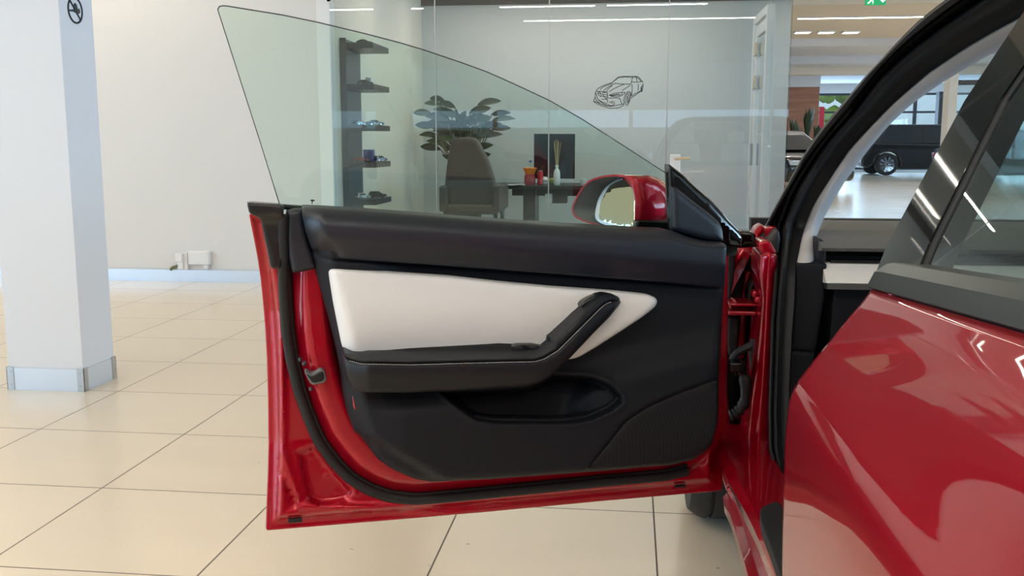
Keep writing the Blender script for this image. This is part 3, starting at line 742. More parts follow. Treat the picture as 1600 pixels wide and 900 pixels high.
vert(BK, 2.60, 'hinge_recess_shaded', 'deep_black', r=.003, rs=3, step=6, back=.05, fn=bkfn)  # red recess given black, its deep shade put into the colour
POST = [(1188, 398), (1196, 394), (1214.5, 396), (1213.6, 420), (1209, 482), (1207, 544), (1204.5, 580), (1203.6, 627), (1202.6, 683), (1206, 718), (1214, 746), (1222, 766), (1232, 800), (1240, 830),
        (1225, 850), (1200, 830), (1160, 790), (1132, 763), (1146, 742), (1163, 735), (1167, 702), (1172, 645), (1181, 570), (1186, 520), (1190, 470), (1186, 430)]
def pofn(P):
    c_ = np.interp(P[:, 1], [400, 580, 690, 760, 900], [1203, 1194, 1186, 1180, 1190])
    return .016*np.exp(-((P[:, 0]-c_)/9.)**2)+sstep(P[:, 1], 720, 850)*.10
vert(POST, 2.29, 'hinge_pillar', 'red_paint', r=.012, rs=6, step=4.5, back=.16, fn=pofn, angle=70)
vert([(1184, 380), (1190, 376), (1203, 376), (1214, 396), (1190, 398)], 2.31, 'pillar_corner', 'red_paint', r=.006, rs=4, step=4, back=.1)
vert([(1195.5, 356), (1205, 353), (1214, 355), (1208, 366), (1202, 375), (1197, 372)], 2.40, 'fender_corner', 'red_paint', r=.005, rs=3, step=3, back=.05)
vert([(1176, 366), (1181, 356), (1190, 350), (1195, 354), (1193, 362), (1183, 374)], 2.46, 'fender_tip', 'red_paint', r=.01, rs=5, step=3, back=.06, fn=lambda P: -.02*(P[:, 1]-350)/20*-1)
vert([(1191, 396), (1194, 388), (1203, 374), (1216, 357), (1219, 372), (1216, 398), (1203, 396), (1199, 391)], 2.33, 'gasket_corner', 'rubber', r=.008, rs=5, step=4, back=.08)
for ya, yb, xa, xb in ((474, 479, 1138, 1187), (486, 493, 1138, 1182), (679, 684, 1128, 1172), (689, 697, 1128, 1168)):
    hg = vert([(xa, ya), (xb, ya+.5), (xb+2, (ya+yb)/2), (xb, yb), (xa, yb)], 2.36, 'hinge_bracket', 'red_paint', r=.004, rs=2, step=3, sm=1, back=.09, bstep=2)
for (x_, y_) in ((1179, 459), (1183, 468), (1168, 661)):
    p = at_y([(x_, y_)], 2.36)[0]; MB().lathe(tuple(p), [(.003, -.012), (.008, -.01), (.008, .02)], 8, 'y').build('hinge_bolt', 'red_paint', CAR)
def ribbed(pts, y, r, name):
    q = resample(np.c_[at_y(smooth_line(resample(pts, 2), 8), y)], .0022)
    q = q[:, :3]; rr = [r*(1+.16*math.sin(k*2*math.pi/4)) for k in range(len(q))]
    return MB().tube(q, rr, 12, up=(0, 1, 0)).build(name, 'rubber', CAR, angle=80)
ribbed([(1146, 580), (1158, 575), (1164, 590), (1166, 612), (1162, 632), (1152, 645), (1140, 650)], 2.33, .013, 'wiring_boot')
MB().tube(at_y(smooth_line(resample([(1143, 566), (1150, 552), (1163, 545), (1174, 540)], 2), 6), 2.35), .010, 10, up=(0, 1, 0)).build('wiring_hose', 'rubber', CAR)
vert([(1177, 402), (1191, 400), (1190, 425), (1187, 438), (1177, 447), (1175, 470), (1176, 476), (1168, 476), (1170, 450), (1180, 436), (1182, 420)], 2.43, 'hinge_channel', 'deep_black', r=.003, rs=2, step=4, back=.08)
vert([(1138, 388), (1150, 388), (1146, 440), (1140, 472), (1137, 472)], 2.42, 'hinge_shade_liner', 'deep_black', r=.003, rs=2, step=4, back=.08)  # black strip standing in for the shadow inside the hinge gap
vert([(1138, 497), (1154, 497), (1151, 545), (1140, 560), (1137, 540)], 2.42, 'hinge_shade_liner', 'deep_black', r=.003, rs=2, step=4, back=.08)  # second black piece added to darken the gap lower down
MB().tube(at_y(smooth_line(resample([(1180, 530), (1176, 545), (1178, 575), (1180, 620), (1176, 650)], 2), 6), 2.38), .010, 8, up=(0, 1, 0)).build('wiring_hose', 'rubber', CAR)
p = at_y([(1150, 572)], 2.32)[0]; MB().box(p[0]-.02, 2.30, p[2]-.012, p[0]+.022, 2.35, p[2]+.012).build('wiring_plug', 'gloss_black', CAR, bevel=.004)
# --- sill: loft between lines seen in the opening, each at its own height
def ext(L): L = list(L); a, b = np.array(L[-2], float), np.array(L[-1], float); return L+[tuple(b+(b-a)*k) for k in (1.5,)]
SL = [([(1108, 762), (1112, 769), (1122, 786), (1136, 806), (1146, 832), (1154, 864), (1163, 900)], .20),
      ([(1118, 760), (1126, 769), (1140, 800), (1150, 832), (1158, 860), (1169, 900)], .24),
      ([(1128, 755), (1133, 762), (1150, 790), (1160, 820), (1172, 856), (1186, 900)], .254),
      ([(1134, 755), (1142, 768), (1157, 778), (1170, 806), (1190, 850), (1208, 900)], .405),
      ([(1150, 750), (1160, 765), (1180, 790), (1190, 818), (1206, 860), (1220, 900)], .425)]
rows = []
for L, z in SL:
    L = resample(L, 8); q = at_z(L, z); q = resample(q[:, [1, 0, 2]], .02)[:, [1, 0, 2]]
    yt = np.linspace(2.40, q[:, 1].min(), 26); o_ = np.argsort(q[:, 1]); x_ = np.interp(yt, q[o_, 1], q[o_, 0])
    for _ in range(24): x_[1:-1] = .25*x_[:-2]+.5*x_[1:-1]+.25*x_[2:]
    r_ = np.c_[x_, yt, np.full(len(yt), z)]
    yt2 = np.linspace(q[:, 1].min()-.05, -1.0, 14); xe = q[o_][:6, 0].mean(); r_ = np.vstack([r_, np.c_[np.full(14, xe), yt2, np.full(14, z)]])
    rows.append(r_)
# rows share their count; add rounded in-between rows
R2 = []
for j in range(len(rows)-1):
    for t_ in (0, .33, .67): R2.append(rows[j]*(1-t_)+rows[j+1]*t_)
R2.append(rows[-1]); inn = rows[-1].copy(); inn[:, 0] += .10; R2.append(inn)
under = rows[0].copy(); under[:, 0] += .12; under[:, 2] = .17; R2.insert(0, under)
K = len(R2); v = [tuple(R2[j][i]) for i in range(len(rows[0])) for j in range(K)]
sl = mesh('sill', v, grid_faces(len(rows[0]), K), 'red_paint', CAR, angle=28); fix_normals(sl)
scf = [(1186, 798), (1190, 793), (1212, 782.5), (1217, 783), (1223, 794), (1245, 850), (1260, 900), (1270, 930), (1232, 930), (1220, 900), (1206, 860), (1190, 818)]
relief('sill_plate', scf, lambda P, w: at_z(P, .44+w), (0, 0, 1), 'rocker_black', CAR, r=.003, rs=4, step=8, back=.02)
# --- bodywork beyond the frame and behind the door: wing, bonnet, roof, far side
def sideplate(name, poly, x, bulge, mat):
    P = np.array(poly, float)
    return relief(name, P, lambda Q, w: np.stack([np.full(len(Q), x)-w, Q[:, 0], Q[:, 1]], 1), (-1, 0, 0), mat, CAR, step=.05, rs=.03, r=.02, sm=1, bstep=.03, back=.02, fn=bulge)
arc = [(2.93+.36*math.cos(a), .33+.36*math.sin(a)) for a in np.linspace(math.pi*.97, .03, 16)]
wing = [(2.53, .24), (2.56, .26)]+arc+[(3.32, .30), (3.66, .32), (3.72, .5), (3.62, .68), (3.2, .80), (2.75, .86), (2.53, .88), (2.5, .6)]
sideplate('front_wing', wing, .235, lambda Q: .03*np.exp(-((Q[:, 1]-.62)/.16)**2)-.05*sstep(Q[:, 1], .7, .9), 'red_paint')
v = []; nh = 12
for i in range(nh+1):
    y = 2.62+(3.72-2.62)*i/nh
    for j in range(13):
        t_ = j/12; x = .29+(2.0-.29)*t_; z = .85-.05*(i/nh)-.16*(i/nh)**2+.05*math.sin(math.pi*t_)**.6; v.append((x, y, z))
bn = mesh('bonnet', v, grid_faces(nh+1, 13), 'red_paint', CAR, angle=60); fix_normals(bn)
s_ = bn.modifiers.new('solid', 'SOLIDIFY'); s_.thickness = .01
v = []; nr = 12
for i in range(nr+1):
    y = 1.78-3.0*i/nr; s0_ = i/nr
    for j in range(13):
        t_ = j/12; x = .60+(1.69-.60)*t_; z = 1.385+.05*math.sin(math.pi*t_)**.7-.10*max(0, s0_-.5)**2*4; v.append((x, y, z))
rf = mesh('roof', v, grid_faces(nr+1, 13), 'gloss_black', CAR, angle=60); fix_normals(rf)
s_ = rf.modifiers.new('solid', 'SOLIDIFY'); s_.thickness = .012
# far side and rear of the car as a shell
v = []; ysf = np.linspace(3.7, -1.6, 40); nzf = 24
for y in ysf:
    for j in range(nzf):
        z = .25+(.90-.25)*j/(nzf-1); v.append((2*CX-profs(z), y, z))
fs = mesh('far_side_body', v, grid_faces(40, nzf), 'red_paint', CAR, angle=60); fix_normals(fs)
s_ = fs.modifiers.new('solid', 'SOLIDIFY'); s_.thickness = .012
v = []
for y in np.linspace(-.05, -1.6, 16):
    for j in range(NZ):
        z = .30+(beltz(y)-.30)*j/(NZ-1); v.append((profs(z-(beltz(y)-.931)*float(sstep(np.array(z), .8, .95)))+.05*max(0, -y-.8), y, z))
rq = mesh('rear_quarter_panel', v, grid_faces(16, NZ), 'red_paint', CAR, angle=60); fix_normals(rq)
s_ = rq.modifiers.new('solid', 'SOLIDIFY'); s_.thickness = .012
MB().box(.32, 3.62, .28, 1.97, 3.74, .68).build('front_bumper', 'red_paint', CAR, bevel=.04)
MB().box(.32, -1.72, .30, 1.97, -1.58, .98).build('rear_bumper', 'red_paint', CAR, bevel=.05)
MB().box(.33, 2.45, .18, 1.96, 3.6, .22).build('undertray', 'deep_black', CAR, smooth=False)
def wheel(x0, x1, y, z, name='wheel', parent=CAR, R=.335, face=-1):
    m = MB(); w = x1-x0; n = 48
    pr = [(R*.66, x0+.012), (R*.80, x0+.002), (R*.93, x0+.004), (R*.985, x0+.03), (R, x0+.05)]
    gr = []
    for gx in (.27, .5, .73):
        gr += [(R, x0+w*gx-.006), (R-.008, x0+w*gx-.004), (R-.008, x0+w*gx+.004), (R, x0+w*gx+.006)]
    pr += gr+[(R, x1-.05), (R*.985, x1-.03), (R*.93, x1-.004), (R*.8, x1-.002), (R*.66, x1-.012)]
    o = m.lathe((0, y, z), pr, n, 'x').build(name, 'tyre', parent, angle=30)
    rim = MB(); rx = x0+.02 if face < 0 else x1-.02
    rim.lathe((0, y, z), [(R*.67, x0+.015), (R*.64, x0+.02), (R*.62, x0+.06), (R*.62, x1-.02), (R*.67, x1-.015)], 36, 'x')
    for k in range(10):
        a = 2*math.pi*k/10; p = [(rx, y+r_*math.cos(a), z+r_*math.sin(a)) for r_ in (.03, R*.35, R*.64)]
        rim.tube(p, [.022, .016, .02], 6, up=(1, 0, 0), flat=.5)
    rim.lathe((0, y, z), [(.03, rx-.012), (.045, rx-.006), (.045, rx+.03)], 20, 'x')
    rim.build('rim', 'steel', o)
    return o
wheel(.185, .42, 2.93, .335); wheel(1.87, 2.105, 2.93, .335, face=1); wheel(.19, .42, -.9+.95-1.0, .335); wheel(1.87, 2.10, -.95, .335, face=1)

# ================================================================== THE OPEN FRONT DOOR
DO = np.array([-.772, 1.939, 0.]); DE = np.array([1.011, .372, 0.]); DE /= np.linalg.norm(DE); DN = np.array([DE[1], -DE[0], 0.])
def dmap(P, w): return at_plane(P, DO, DN, w)
def dpt(px, py, w): return dmap([(px, py)], np.array([w]))[0]
def skinw(P):
    """how far the curved outer skin stands in from the widest line, by height"""
    P = np.asarray(P, float); z = dmap(P, np.full(len(P), .03))[:, 2]
    return np.interp(z, [.25, .32, .5, .78, .86, .93, 1.0], [.05, .03, .005, 0, .035, .085, .11])
AO = [(389, 334), (391, 345), (396, 370), (402, 401), (407, 435), (410.5, 468), (414, 510), (416.7, 560), (418.5, 620), (419.3, 690), (418.3, 735), (416.5, 780), (415, 826), (416.5, 829),
      (560, 817), (660, 808.6), (760, 800), (940, 783), (1113, 768), (1128, 766), (1130, 730), (1129, 690), (1134, 660), (1136, 600), (1137, 480), (1138, 385), (1100, 380), (900, 362), (700, 350), (500, 337), (440, 334)]
SE = [(444, 312), (443.5, 335), (443, 380), (443.5, 430), (445, 470), (449, 520), (456, 565), (467, 610), (481, 650), (498, 690), (521, 722), (546, 748), (576, 766), (610, 778), (650, 782), (700, 778), (760, 772), (850, 763), (950, 753), (1040, 745), (1076, 736), (1098, 726), (1118, 708), (1140, 680), (1150, 640), (1150, 300)]
SEa = np.array(SE)
def door_h(P):
    do = seg_dist(P, np.array(AO), True); ds = sdf(P, SEa)
    h = skinw(P)*(1-.4*sstep(do, 0, 40))
    h = h+.006+.038*sstep(do, 4, 24)
    # bead next to the hem
    h = h-.010*np.exp(-((do-14)/5.)**2)
    # ramp up inside the weatherstrip to the inner panel
    h = np.maximum(h*(1-sstep(ds, -4, 10)), 0)+sstep(ds, -4, 10)*.05+.045*sstep(ds, 8, 34)-.09*sstep(ds, 60, 90)
    # pressed pocket in the lower corner
    pk = sdf(P, np.array([(466, 706), (492, 696), (498, 704), (524, 738), (552, 768), (545, 782), (500, 790), (484, 782), (474, 750)]))
    h = h-.012*sstep(pk, -2, 7)
    g1 = np.hypot((P[:, 0]-450)*.9+(P[:, 1]-760)*.35, ((P[:, 1]-760)-(P[:, 0]-450)*1.6)*.1)
    l_ = seg_dist(P, np.array([(440, 741), (462, 786)])); h = h-.008*np.exp(-(l_/4.)**2)
    l2 = seg_dist(P, np.array([(436, 360), (440, 520), (440, 700), (470, 790), (700, 800), (1110, 757)])); h = h+.006*np.exp(-(l2/5.)**2)*(ds < -8)
    for (x, y) in ((484, 712), (511, 740), (528, 769), (555, 770)): h = h+.003*np.exp(-(np.hypot(P[:, 0]-x, P[:, 1]-y)/3.)**2)
    return h
def door_back(V, w): return dmap(V, np.minimum(skinw(V)-.002, w-.001))
door = relief('front_door', AO, dmap, DN, 'red_paint', CAR, w0=0, r=.004, rs=3, step=5, fn=door_h, backmap=door_back, sm=1, angle=75,
              feat=[(AO+AO[:1], (-28, -22, -17, -13, -9, -6, 6, 9, 13, 17, 22, 28)), (SE, (-14, -8, -5, -2, 1, 4, 7, 10, 15, 20))])
label_part(door, 'red inner door shell')
# weatherstrip round the door
q = smooth_line(resample(SE[1:-5], 5), 3); q[:, 0] -= 1
MB().tube(dmap(q, np.interp(q[:, 1], [325, 400, 440, 540], [.125, .118, .09, .062])), .0108, 12, up=tuple(DN), flat=.8).build('door_weatherstrip', 'rubber', door, angle=80)
q = smooth_line(resample(SE[1:-5], 5), 3); T = np.gradient(q, axis=0); T /= np.hypot(*T.T)[:, None]; q2 = q+np.stack([T[:, 1], -T[:, 0]], 1)*8
MB().tube(dmap(q2, np.full(len(q), .056)), .0065, 8, up=tuple(DN), flat=.6).build('weatherstrip_lip', 'deep_black', door, angle=80)
def dr_(name, poly, mat, **k): return relief(name, poly, dmap, DN, mat, door, **k)
# black caps at the rear edge of the belt
dr_('belt_end_cap', [(385.5, 316.5), (436, 320), (444, 322), (443, 335), (439, 371), (438, 421), (422.6, 419), (416, 385), (406.6, 341), (389, 333.5)], 'satin_black', w0=.125, r=.004, rs=3, step=5, back=.05,
    fn=lambda P: .012*sstep(P[:, 1], 350, 334)-.0*P[:, 0])
dr_('outer_belt_strip', [(386, 316), (440, 319.5), (700, 338), (1040, 358), (1040, 364), (700, 345), (440, 327), (389, 325)], 'satin_black', w0=.07, r=.002, rs=2, step=9, sm=0, bstep=7, back=.02)
dr_('shut_face_cover', [(447, 331), (458, 327), (474, 326), (480, 371), (490, 400), (495, 419), (480, 423), (457, 427), (450, 400), (447, 371)], 'black_soft', w0=.125, r=.012, rs=7, step=4, back=.08)
# main trim panel
TR = [(474, 324), (560, 329), (700, 340), (860, 353), (1050, 362), (1131, 380), (1133, 420), (1131, 452), (1127, 520), (1124, 588), (1122, 656), (1113, 694), (1100, 707), (1084, 718), (1048, 726.5), (912, 738), (760, 749), (700, 751.5),
      (673, 753), (647, 748), (613, 733), (590, 717), (575, 697), (562, 680), (553.8, 674.7), (546, 655), (539.5, 634), (535, 610), (532.4, 582), (526, 550), (519, 520), (511, 490), (502.6, 460), (493.7, 428), (486.6, 399.5), (478, 365), (473, 336)]
CREASE = [(484, 390), (497, 399), (511, 405.4), (600, 410.5), (700, 417.5), (900, 432.5), (1060, 444.5), (1131, 451)]
POCK = [(690, 613), (760, 609), (826, 604), (844, 597), (864, 585.6), (900, 587), (918, 588), (932, 591), (952, 600), (964, 610), (972, 620), (972, 629), (956, 642), (924, 656), (895, 660.5), (872, 661.5), (780, 661), (744, 656), (720, 640), (702, 624)]
CUPL = np.array([(858, 668), (866, 640), (878, 620), (897, 602), (924, 588)])
GR = [(916, 736), (936, 708), (956, 684), (968, 667), (980, 654), (1012, 634), (1060, 613), (1123, 589.5), (1122, 664), (1118, 684), (1108, 701), (1084, 717), (1048, 725)]
def trim_h(P):
    x, y = P[:, 0], P[:, 1]
    h = np.zeros(len(P))
    dl = np.interp(y, [320, 400, 520, 620, 680, 760], [475, 487, 519, 537, 555, 690])   # left side falls away to the door shell
    h -= .045*(1-sstep(x-dl, 0, 34))
    # band under the arm rest swells outward toward the floor then tucks in
    h += .02*sstep(y, 560, 700)*sstep(x, 540, 640)
    # shelf running from the cup pocket to the front: upper part set back
    hl = np.interp(x, [560, 900, 1000, 1130], [640, 600, 575, 545])
    h -= .035*(1-sstep(y-hl, -45, 20))*sstep(x, 560, 640)
    s = sdf(P, np.array(POCK)); dp = sstep(s, -1, 9)
    cup = sdf(P, np.array([(858, 668), (866, 640), (878, 620), (897, 602), (924, 586), (990, 586), (990, 668)]))
    h -= dp*.105
    h += dp*.06*sstep(cup, 0, 26)*sstep(x, 860, 965)
    h += .003*np.exp(-((s+4)/3.)**2)
    gl = sdf(P, np.array([(q0[0], q0[1]) for q0 in GR])); h -= .007*sstep(gl, -3, 3)
    cr = seg_dist(P, np.array(CREASE)); h -= .006*np.exp(-(cr/2.2)**2)
    return h
trim = dr_('door_trim', TR, 'black_trim', w0=.175, r=.03, rs=9, step=5, fn=trim_h, back=.04, angle=75, sm=1,
    feat=[(POCK+POCK[:1], (-8, -4, -2, 0, 2, 4, 7, 10, 14)), (GR+GR[:1], (-3, 0, 3)), (CREASE, (-4, -2, 0, 2, 4))])
# padded upper roll
UP = [(471.8, 323), (500, 324), (560, 327.5), (700, 338), (860, 350.4), (960, 355.5), (1050, 360), (1074, 369.5), (1102, 376.6), (1129, 378.5), (1135, 383), (1134.5, 415), (1132, 449.5), (1060, 443), (900, 430.5), (700, 415.5), (600, 408.5), (511, 403), (500, 396.5), (487, 388), (478.5, 365), (472, 336)]
TOPL = np.array([(471, 322), (560, 327.5), (700, 338), (860, 350.4), (960, 355.5), (1050, 360), (1074, 369.5), (1102, 376.6), (1136, 378)])
LEFTL = np.array([(471, 322), (478.5, 365), (487, 388), (511, 404)])
def up_h(P):
    dt = seg_dist(P, TOPL); dlf = seg_dist(P, LEFTL)
    topw = np.interp(P[:, 0], [470, 1000, 1070, 1136], [30, 26, 14, 10])
    e_ = 1-np.clip(dt/topw, 0, 1); h = -.055*(1-np.sqrt(np.clip(1-e_*e_, 0, 1)))
    e_ = 1-np.clip(dlf/30., 0, 1); h -= .045*e_**1.6
    yc = np.interp(P[:, 0], CREASE_X, CREASE_Y); h -= .02*sstep(P[:, 1], yc-40, yc)
    return h
CREASE_X = [c[0] for c in CREASE]; CREASE_Y = [c[1] for c in CREASE]
up = dr_('upper_pad', UP, 'black_soft', w0=.205, r=.006, rs=4, step=5, fn=up_h, back=.07, angle=80, sm=1, feat=[(TOPL, (-3, -8, -14, 3, 8, 14))])
label_part(up, 'soft padded upper roll of the door trim')
# white insert
WI = [(512.5, 422), (517, 419.8), (560, 422), (600, 425), (700, 431.5), (780, 440.5), (860, 448), (960, 455), (1006, 459.6), (1019, 462), (1027, 466.5), (1028, 472), (1023.5, 480), (1000, 498), (960, 524), (932, 542), (908, 556), (898, 560.5), (888, 561.5), (870, 562), (800, 560), (640, 562), (560, 562), (540, 552), (534, 540), (530, 520), (520, 470)]
wi = dr_('trim_insert', WI, 'white_leather', w0=.186, r=.012, rs=7, step=7, back=.02, angle=80, sm=2, fn=lambda P: .012*np.exp(-((P[:, 1]-500)/60.)**2)-.045*(1-sstep(P[:, 0]-np.interp(P[:, 1], [320, 400, 520, 620, 680, 760], [475, 487, 519, 537, 555, 690]), 0, 34)))
label_part(wi, 'white leather insert')
# arm rest and pull handle
RIDGE = [(537, 554.5), (546.7, 561.5), (564.4, 566.5), (640, 568), (760, 564.6), (836, 563), (850, 559), (872, 546), (900, 518), (920, 498), (940, 478), (948, 472), (956, 469.5), (970, 468.5)]
AF = RIDGE+[(970, 472), (968, 476), (952, 496), (930, 518), (890, 560), (862, 586), (852, 594), (844, 598), (826, 603), (760, 607.5), (640, 613.5), (600, 613.5), (564.4, 613), (553.8, 609), (545, 596.4), (539, 575)]
RA = np.array(RIDGE)
def arm_tip(P): return np.interp(P[:, 0], [535, 575, 850, 905, 960, 972], [-.045, 0, 0, -.004, -.03, -.055])
af = dr_('armrest', AF, 'leather_black', w0=.265, r=.014, rs=6, step=4.5, back=.10, angle=75, sm=1, fn=lambda P: arm_tip(P)-.02*sstep(seg_dist(P, RA), 14, 46))
UPPER = [(536, 552.5), (545, 551.5), (640, 543.5), (760, 536.5), (778, 535), (800, 536), (858, 539.5), (872, 528), (890, 510), (914, 486), (924, 474), (936, 462), (948, 459.8), (964, 462), (970, 468)]
PADP = UPPER+RIDGE[::-1]
PADP = UPPER+[(p[0], p[1]) for p in RIDGE[::-1][1:]]
def pad_h(P):
    d = seg_dist(P, RA); x = P[:, 0]
    flat = 1-sstep(x, 850, 880)
    h = arm_tip(P)-.018*(d/14.)**2*.0
    drop = np.where(x < 865, np.minimum(np.clip(d-4, 0, 60)*.0042, .07), 0)*flat
    e_ = np.clip(d/ np.interp(x, [865, 960], [26, 16]), 0, 1); rnd = .028*(1-np.sqrt(np.clip(1-e_*e_, 0, 1)))*(1-flat)
    return h-drop-rnd
dr_('armrest_pad', PADP, 'leather_black', w0=.266, r=.006, rs=3.5, step=4, back=.06, angle=80, sm=1, fn=pad_h)
# grey stitching under the ridge
q = resample([(p[0], p[1]+2.2) for p in RIDGE[1:-1]], 3.2); m = MB()
for i in range(0, len(q)-1):
    a_, b_ = q[i], q[i]+(q[i+1]-q[i])*.55
    w_ = .2665+float(arm_tip(np.array([a_]))[0]); m.tube(dmap([a_, b_], np.array([w_, w_])), .0009, 5)
m.build('stitching', 'stitch', door)
# switch block, its two switches and the release button
dr_('switch_block', [(798, 541), (806, 537.5), (832, 537), (852, 541), (862, 541), (856, 547), (838, 549), (812, 548.5), (802, 546)], 'belt_moulding', w0=.207, r=.002, rs=2.5, step=4, back=.03)
dr_('window_switch', [(813, 539), (822, 539), (831, 545.5), (820, 546)], 'deep_black', w0=.2095, r=.001, rs=2, step=3, back=.01)
dr_('window_switch', [(835, 541), (842, 541), (849, 544.5), (840, 545)], 'deep_black', w0=.2095, r=.001, rs=2, step=3, back=.01)
dr_('release_button', [(907.5, 480), (907, 476), (912, 471), (921, 466), (932, 461.5), (938, 462), (930, 470), (922, 479), (912, 484)], 'satin_black', w0=.222, r=.004, rs=3, step=3, back=.05)
# speaker grille, reflector, sill clips
GRI = [(918.5, 734), (938, 709), (958, 685), (970, 668), (982, 656), (1013, 636), (1061, 615), (1121, 592.5), (1120, 664), (1116, 683), (1106, 699), (1083, 714.5), (1048, 723)]
dr_('speaker_grille', GRI, 'perforated', w0=.178, r=.003, rs=3, step=9, back=.01, fn=lambda P: trim_h(P)*1.0+.004)
dr_('reflector', [(550, 617), (554, 619), (557, 630), (558, 640), (555, 642), (551.5, 634)], 'reflector_red', w0=.148, r=.002, rs=2, step=3, back=.02)
dr_('door_drain_plug', [(450, 811), (472, 809.5), (472.5, 816), (450.5, 817.5)], 'deep_black', w0=.06, r=.001, rs=1, step=3, back=.006, sm=0)
dr_('door_drain_plug', [(1055, 759), (1072, 757.5), (1072, 761), (1055, 762.5)], 'satin_black', w0=.058, r=.001, rs=1, step=3, back=.006, sm=0)
# latch
dr_('latch_frame', [(475.5, 581), (480, 581), (487, 586), (500, 577.5), (506, 578), (510.5, 594), (505, 598.5), (488, 601.5), (484, 598)], 'dash_fabric', w0=.116, r=.002, rs=2, step=3, back=.03, sm=1, bstep=2)
dr_('latch', [(478.5, 584), (486, 589), (501, 580.5), (504.5, 581), (507, 592), (503, 595.5), (488, 598)], 'deep_black', w0=.1195, r=.002, rs=2, step=3, back=.02, sm=1, bstep=2)
for (x_, y_, r_) in ((469, 561, .004), (475.5, 567, .005), (485.5, 607, .0042)):
    p = dpt(x_, y_, .085); MB().tube([p, p+DN*.008, p+DN*.012], [r_, r_, r_*.4], 10).build('latch_screw', 'frame_dark', door)
# window glass
gn = DN-np.array([0, 0, .46]); gn /= np.linalg.norm(gn); gp = dpt(760, 345, .075)
GL = [(340.2, 15), (341, 11), (345, 8.9), (352, 9), (395, 16), (440, 23.2), (495, 34.5), (570, 52.5), (620, 65.5), (662.5, 78), (720, 97.5), (760, 112), (800, 129.7), (858.7, 157), (910, 186.5), (976, 228.7), (1043.8, 272.7), (1060, 284), (1060, 372), (900, 366), (700, 350), (450, 340), (443, 335), (437, 320), (407.5, 225), (370, 108)]
gl = relief('window_glass', GL, lambda P, w: at_plane(P, gp, gn, w), gn, 'glass_green', door, w0=0, r=.001, rs=1.5, step=30, bstep=9, sm=0, back=.004, angle=20)
label_part(gl, 'green tinted frameless window glass')
ed = resample(GL[:17], 6); MB().tube(at_plane(ed, gp, gn, -.002), .0011, 6).build('glass_edge', 'frame_dark', door)
ed = resample([GL[-3], GL[-2], GL[-1], GL[0]], 6); MB().tube(at_plane(ed, gp, gn, -.002), .0009, 6).build('glass_edge', 'frame_dark', door)
lg = [(484.5, 313), (486, 312.3), (488.3, 312), (490.5, 312.3), (492, 313.2), (491.6, 314.6), (489.6, 313.9), (489, 314.2), (488.2, 318.9), (487.2, 318.9), (486.8, 314.2), (486.3, 313.7), (484.9, 314.1)]
relief('glass_emblem', lg, lambda P, w: at_plane(P, gp, gn, w), gn, 'black_ink', door, w0=.0012, r=0, rs=.3, step=2, bstep=.8, sm=0, back=.0008)
# mirror sail
def dr2(name, poly, mat, **k): return relief(name, poly, dmap, DN, mat, door, **k)
dr2('mirror_sail', [(1043.8, 255), (1066.6, 272), (1088, 293), (1111.8, 313), (1128.4, 332), (1138, 344.5), (1154.5, 361), (1160, 372), (1158, 386), (1136, 386), (1131, 381), (1102, 380), (1050, 364), (1047, 330)], 'gloss_black', w0=.135, r=.008, rs=5, step=6, back=.02, sm=1,
    fn=lambda P: -.03*sstep(P[:, 0], 1130, 1165)+.0)
dr2('sail_cover', [(1048.8, 291), (1057, 292.6), (1068, 302), (1081, 312.6), (1107, 332.6), (1123.7, 347), (1128.5, 358.8), (1130.5, 378), (1097.5, 374.5), (1064, 364.5), (1050, 360)], 'black_soft', w0=.158, r=.012, rs=8, step=5, back=.015, sm=2)
vert([(1139, 346), (1155, 361), (1178, 363), (1183, 381), (1184, 386), (1146, 388), (1138, 380)], 2.37, 'wing_corner_cover', 'gloss_black', r=.006, rs=4, step=4, back=.08)
MB().tube([dpt(1143, 391, .05), dpt(1143, 391, .09)], .014, 12).build('door_plug', 'rubber', door)
# exterior mirror
p0 = at_plane([(994, 320)], DO, DN, -.0)[0]
MM = np.array([-.69, .724, 0.]); MM /= np.linalg.norm(MM); MNn = np.array([-MM[1], MM[0], 0.]); MNn = np.array([-.724, -.69, 0])
RIM = smooth_line(resample([(987, 275.3), (962, 272), (941, 274.4), (922, 280.4), (910, 291), (901, 306), (893.5, 322), (892, 330), (898, 340), (915, 347.5), (941, 354.5), (975, 357.5), (992, 357.5), (996, 342), (996.2, 318), (993.5, 297), (990, 282)], 4, True), 2, True)
L0 = at_plane(RIM, p0, MNn); c0 = L0.mean(0)
GD = DE*1.0
loops = [(L0, 0)]
cc = c0-MM*0.02
def sh(sc, g, dz=0.): return c0+(L0-c0)*np.array([sc, sc, sc])+GD*g+np.array([0, 0, dz])
rings = [sh(.93, -.001), L0, sh(1.01, .012), sh(1.0, .035), sh(.93, .065), sh(.78, .092), sh(.5, .112), sh(.2, .12)]
k_ = len(RIM); v = [tuple(p) for r_ in rings for p in r_]; f = [(i*k_+j, i*k_+(j+1) % k_, (i+1)*k_+(j+1) % k_, (i+1)*k_+j) for i in range(len(rings)-1) for j in range(k_)]+[tuple(range((len(rings)-1)*k_, len(rings)*k_))]
mh = mesh('mirror_housing', v, f, 'red_paint', door, angle=70); fix_normals(mh)
ring2 = [sh(.96, -.0015), sh(.93, .002), sh(.88, .05), sh(.74, .09)]
v = [tuple(p) for r_ in ring2 for p in r_]; f = [(i*k_+j, i*k_+(j+1) % k_, (i+1)*k_+(j+1) % k_, (i+1)*k_+j) for i in range(3) for j in range(k_)]+[tuple(range(3*k_, 4*k_))]
mesh('mirror_surround', v, f, 'dash_fabric', door, angle=70)
MG = [(962, 285), (976, 280), (983.5, 279.4), (988, 283), (990.5, 292), (992, 311), (991.4, 353), (989, 356.5), (959.8, 351.6), (942, 346.5), (936.5, 342), (934.8, 335), (938.4, 316), (948, 297), (954, 289)]
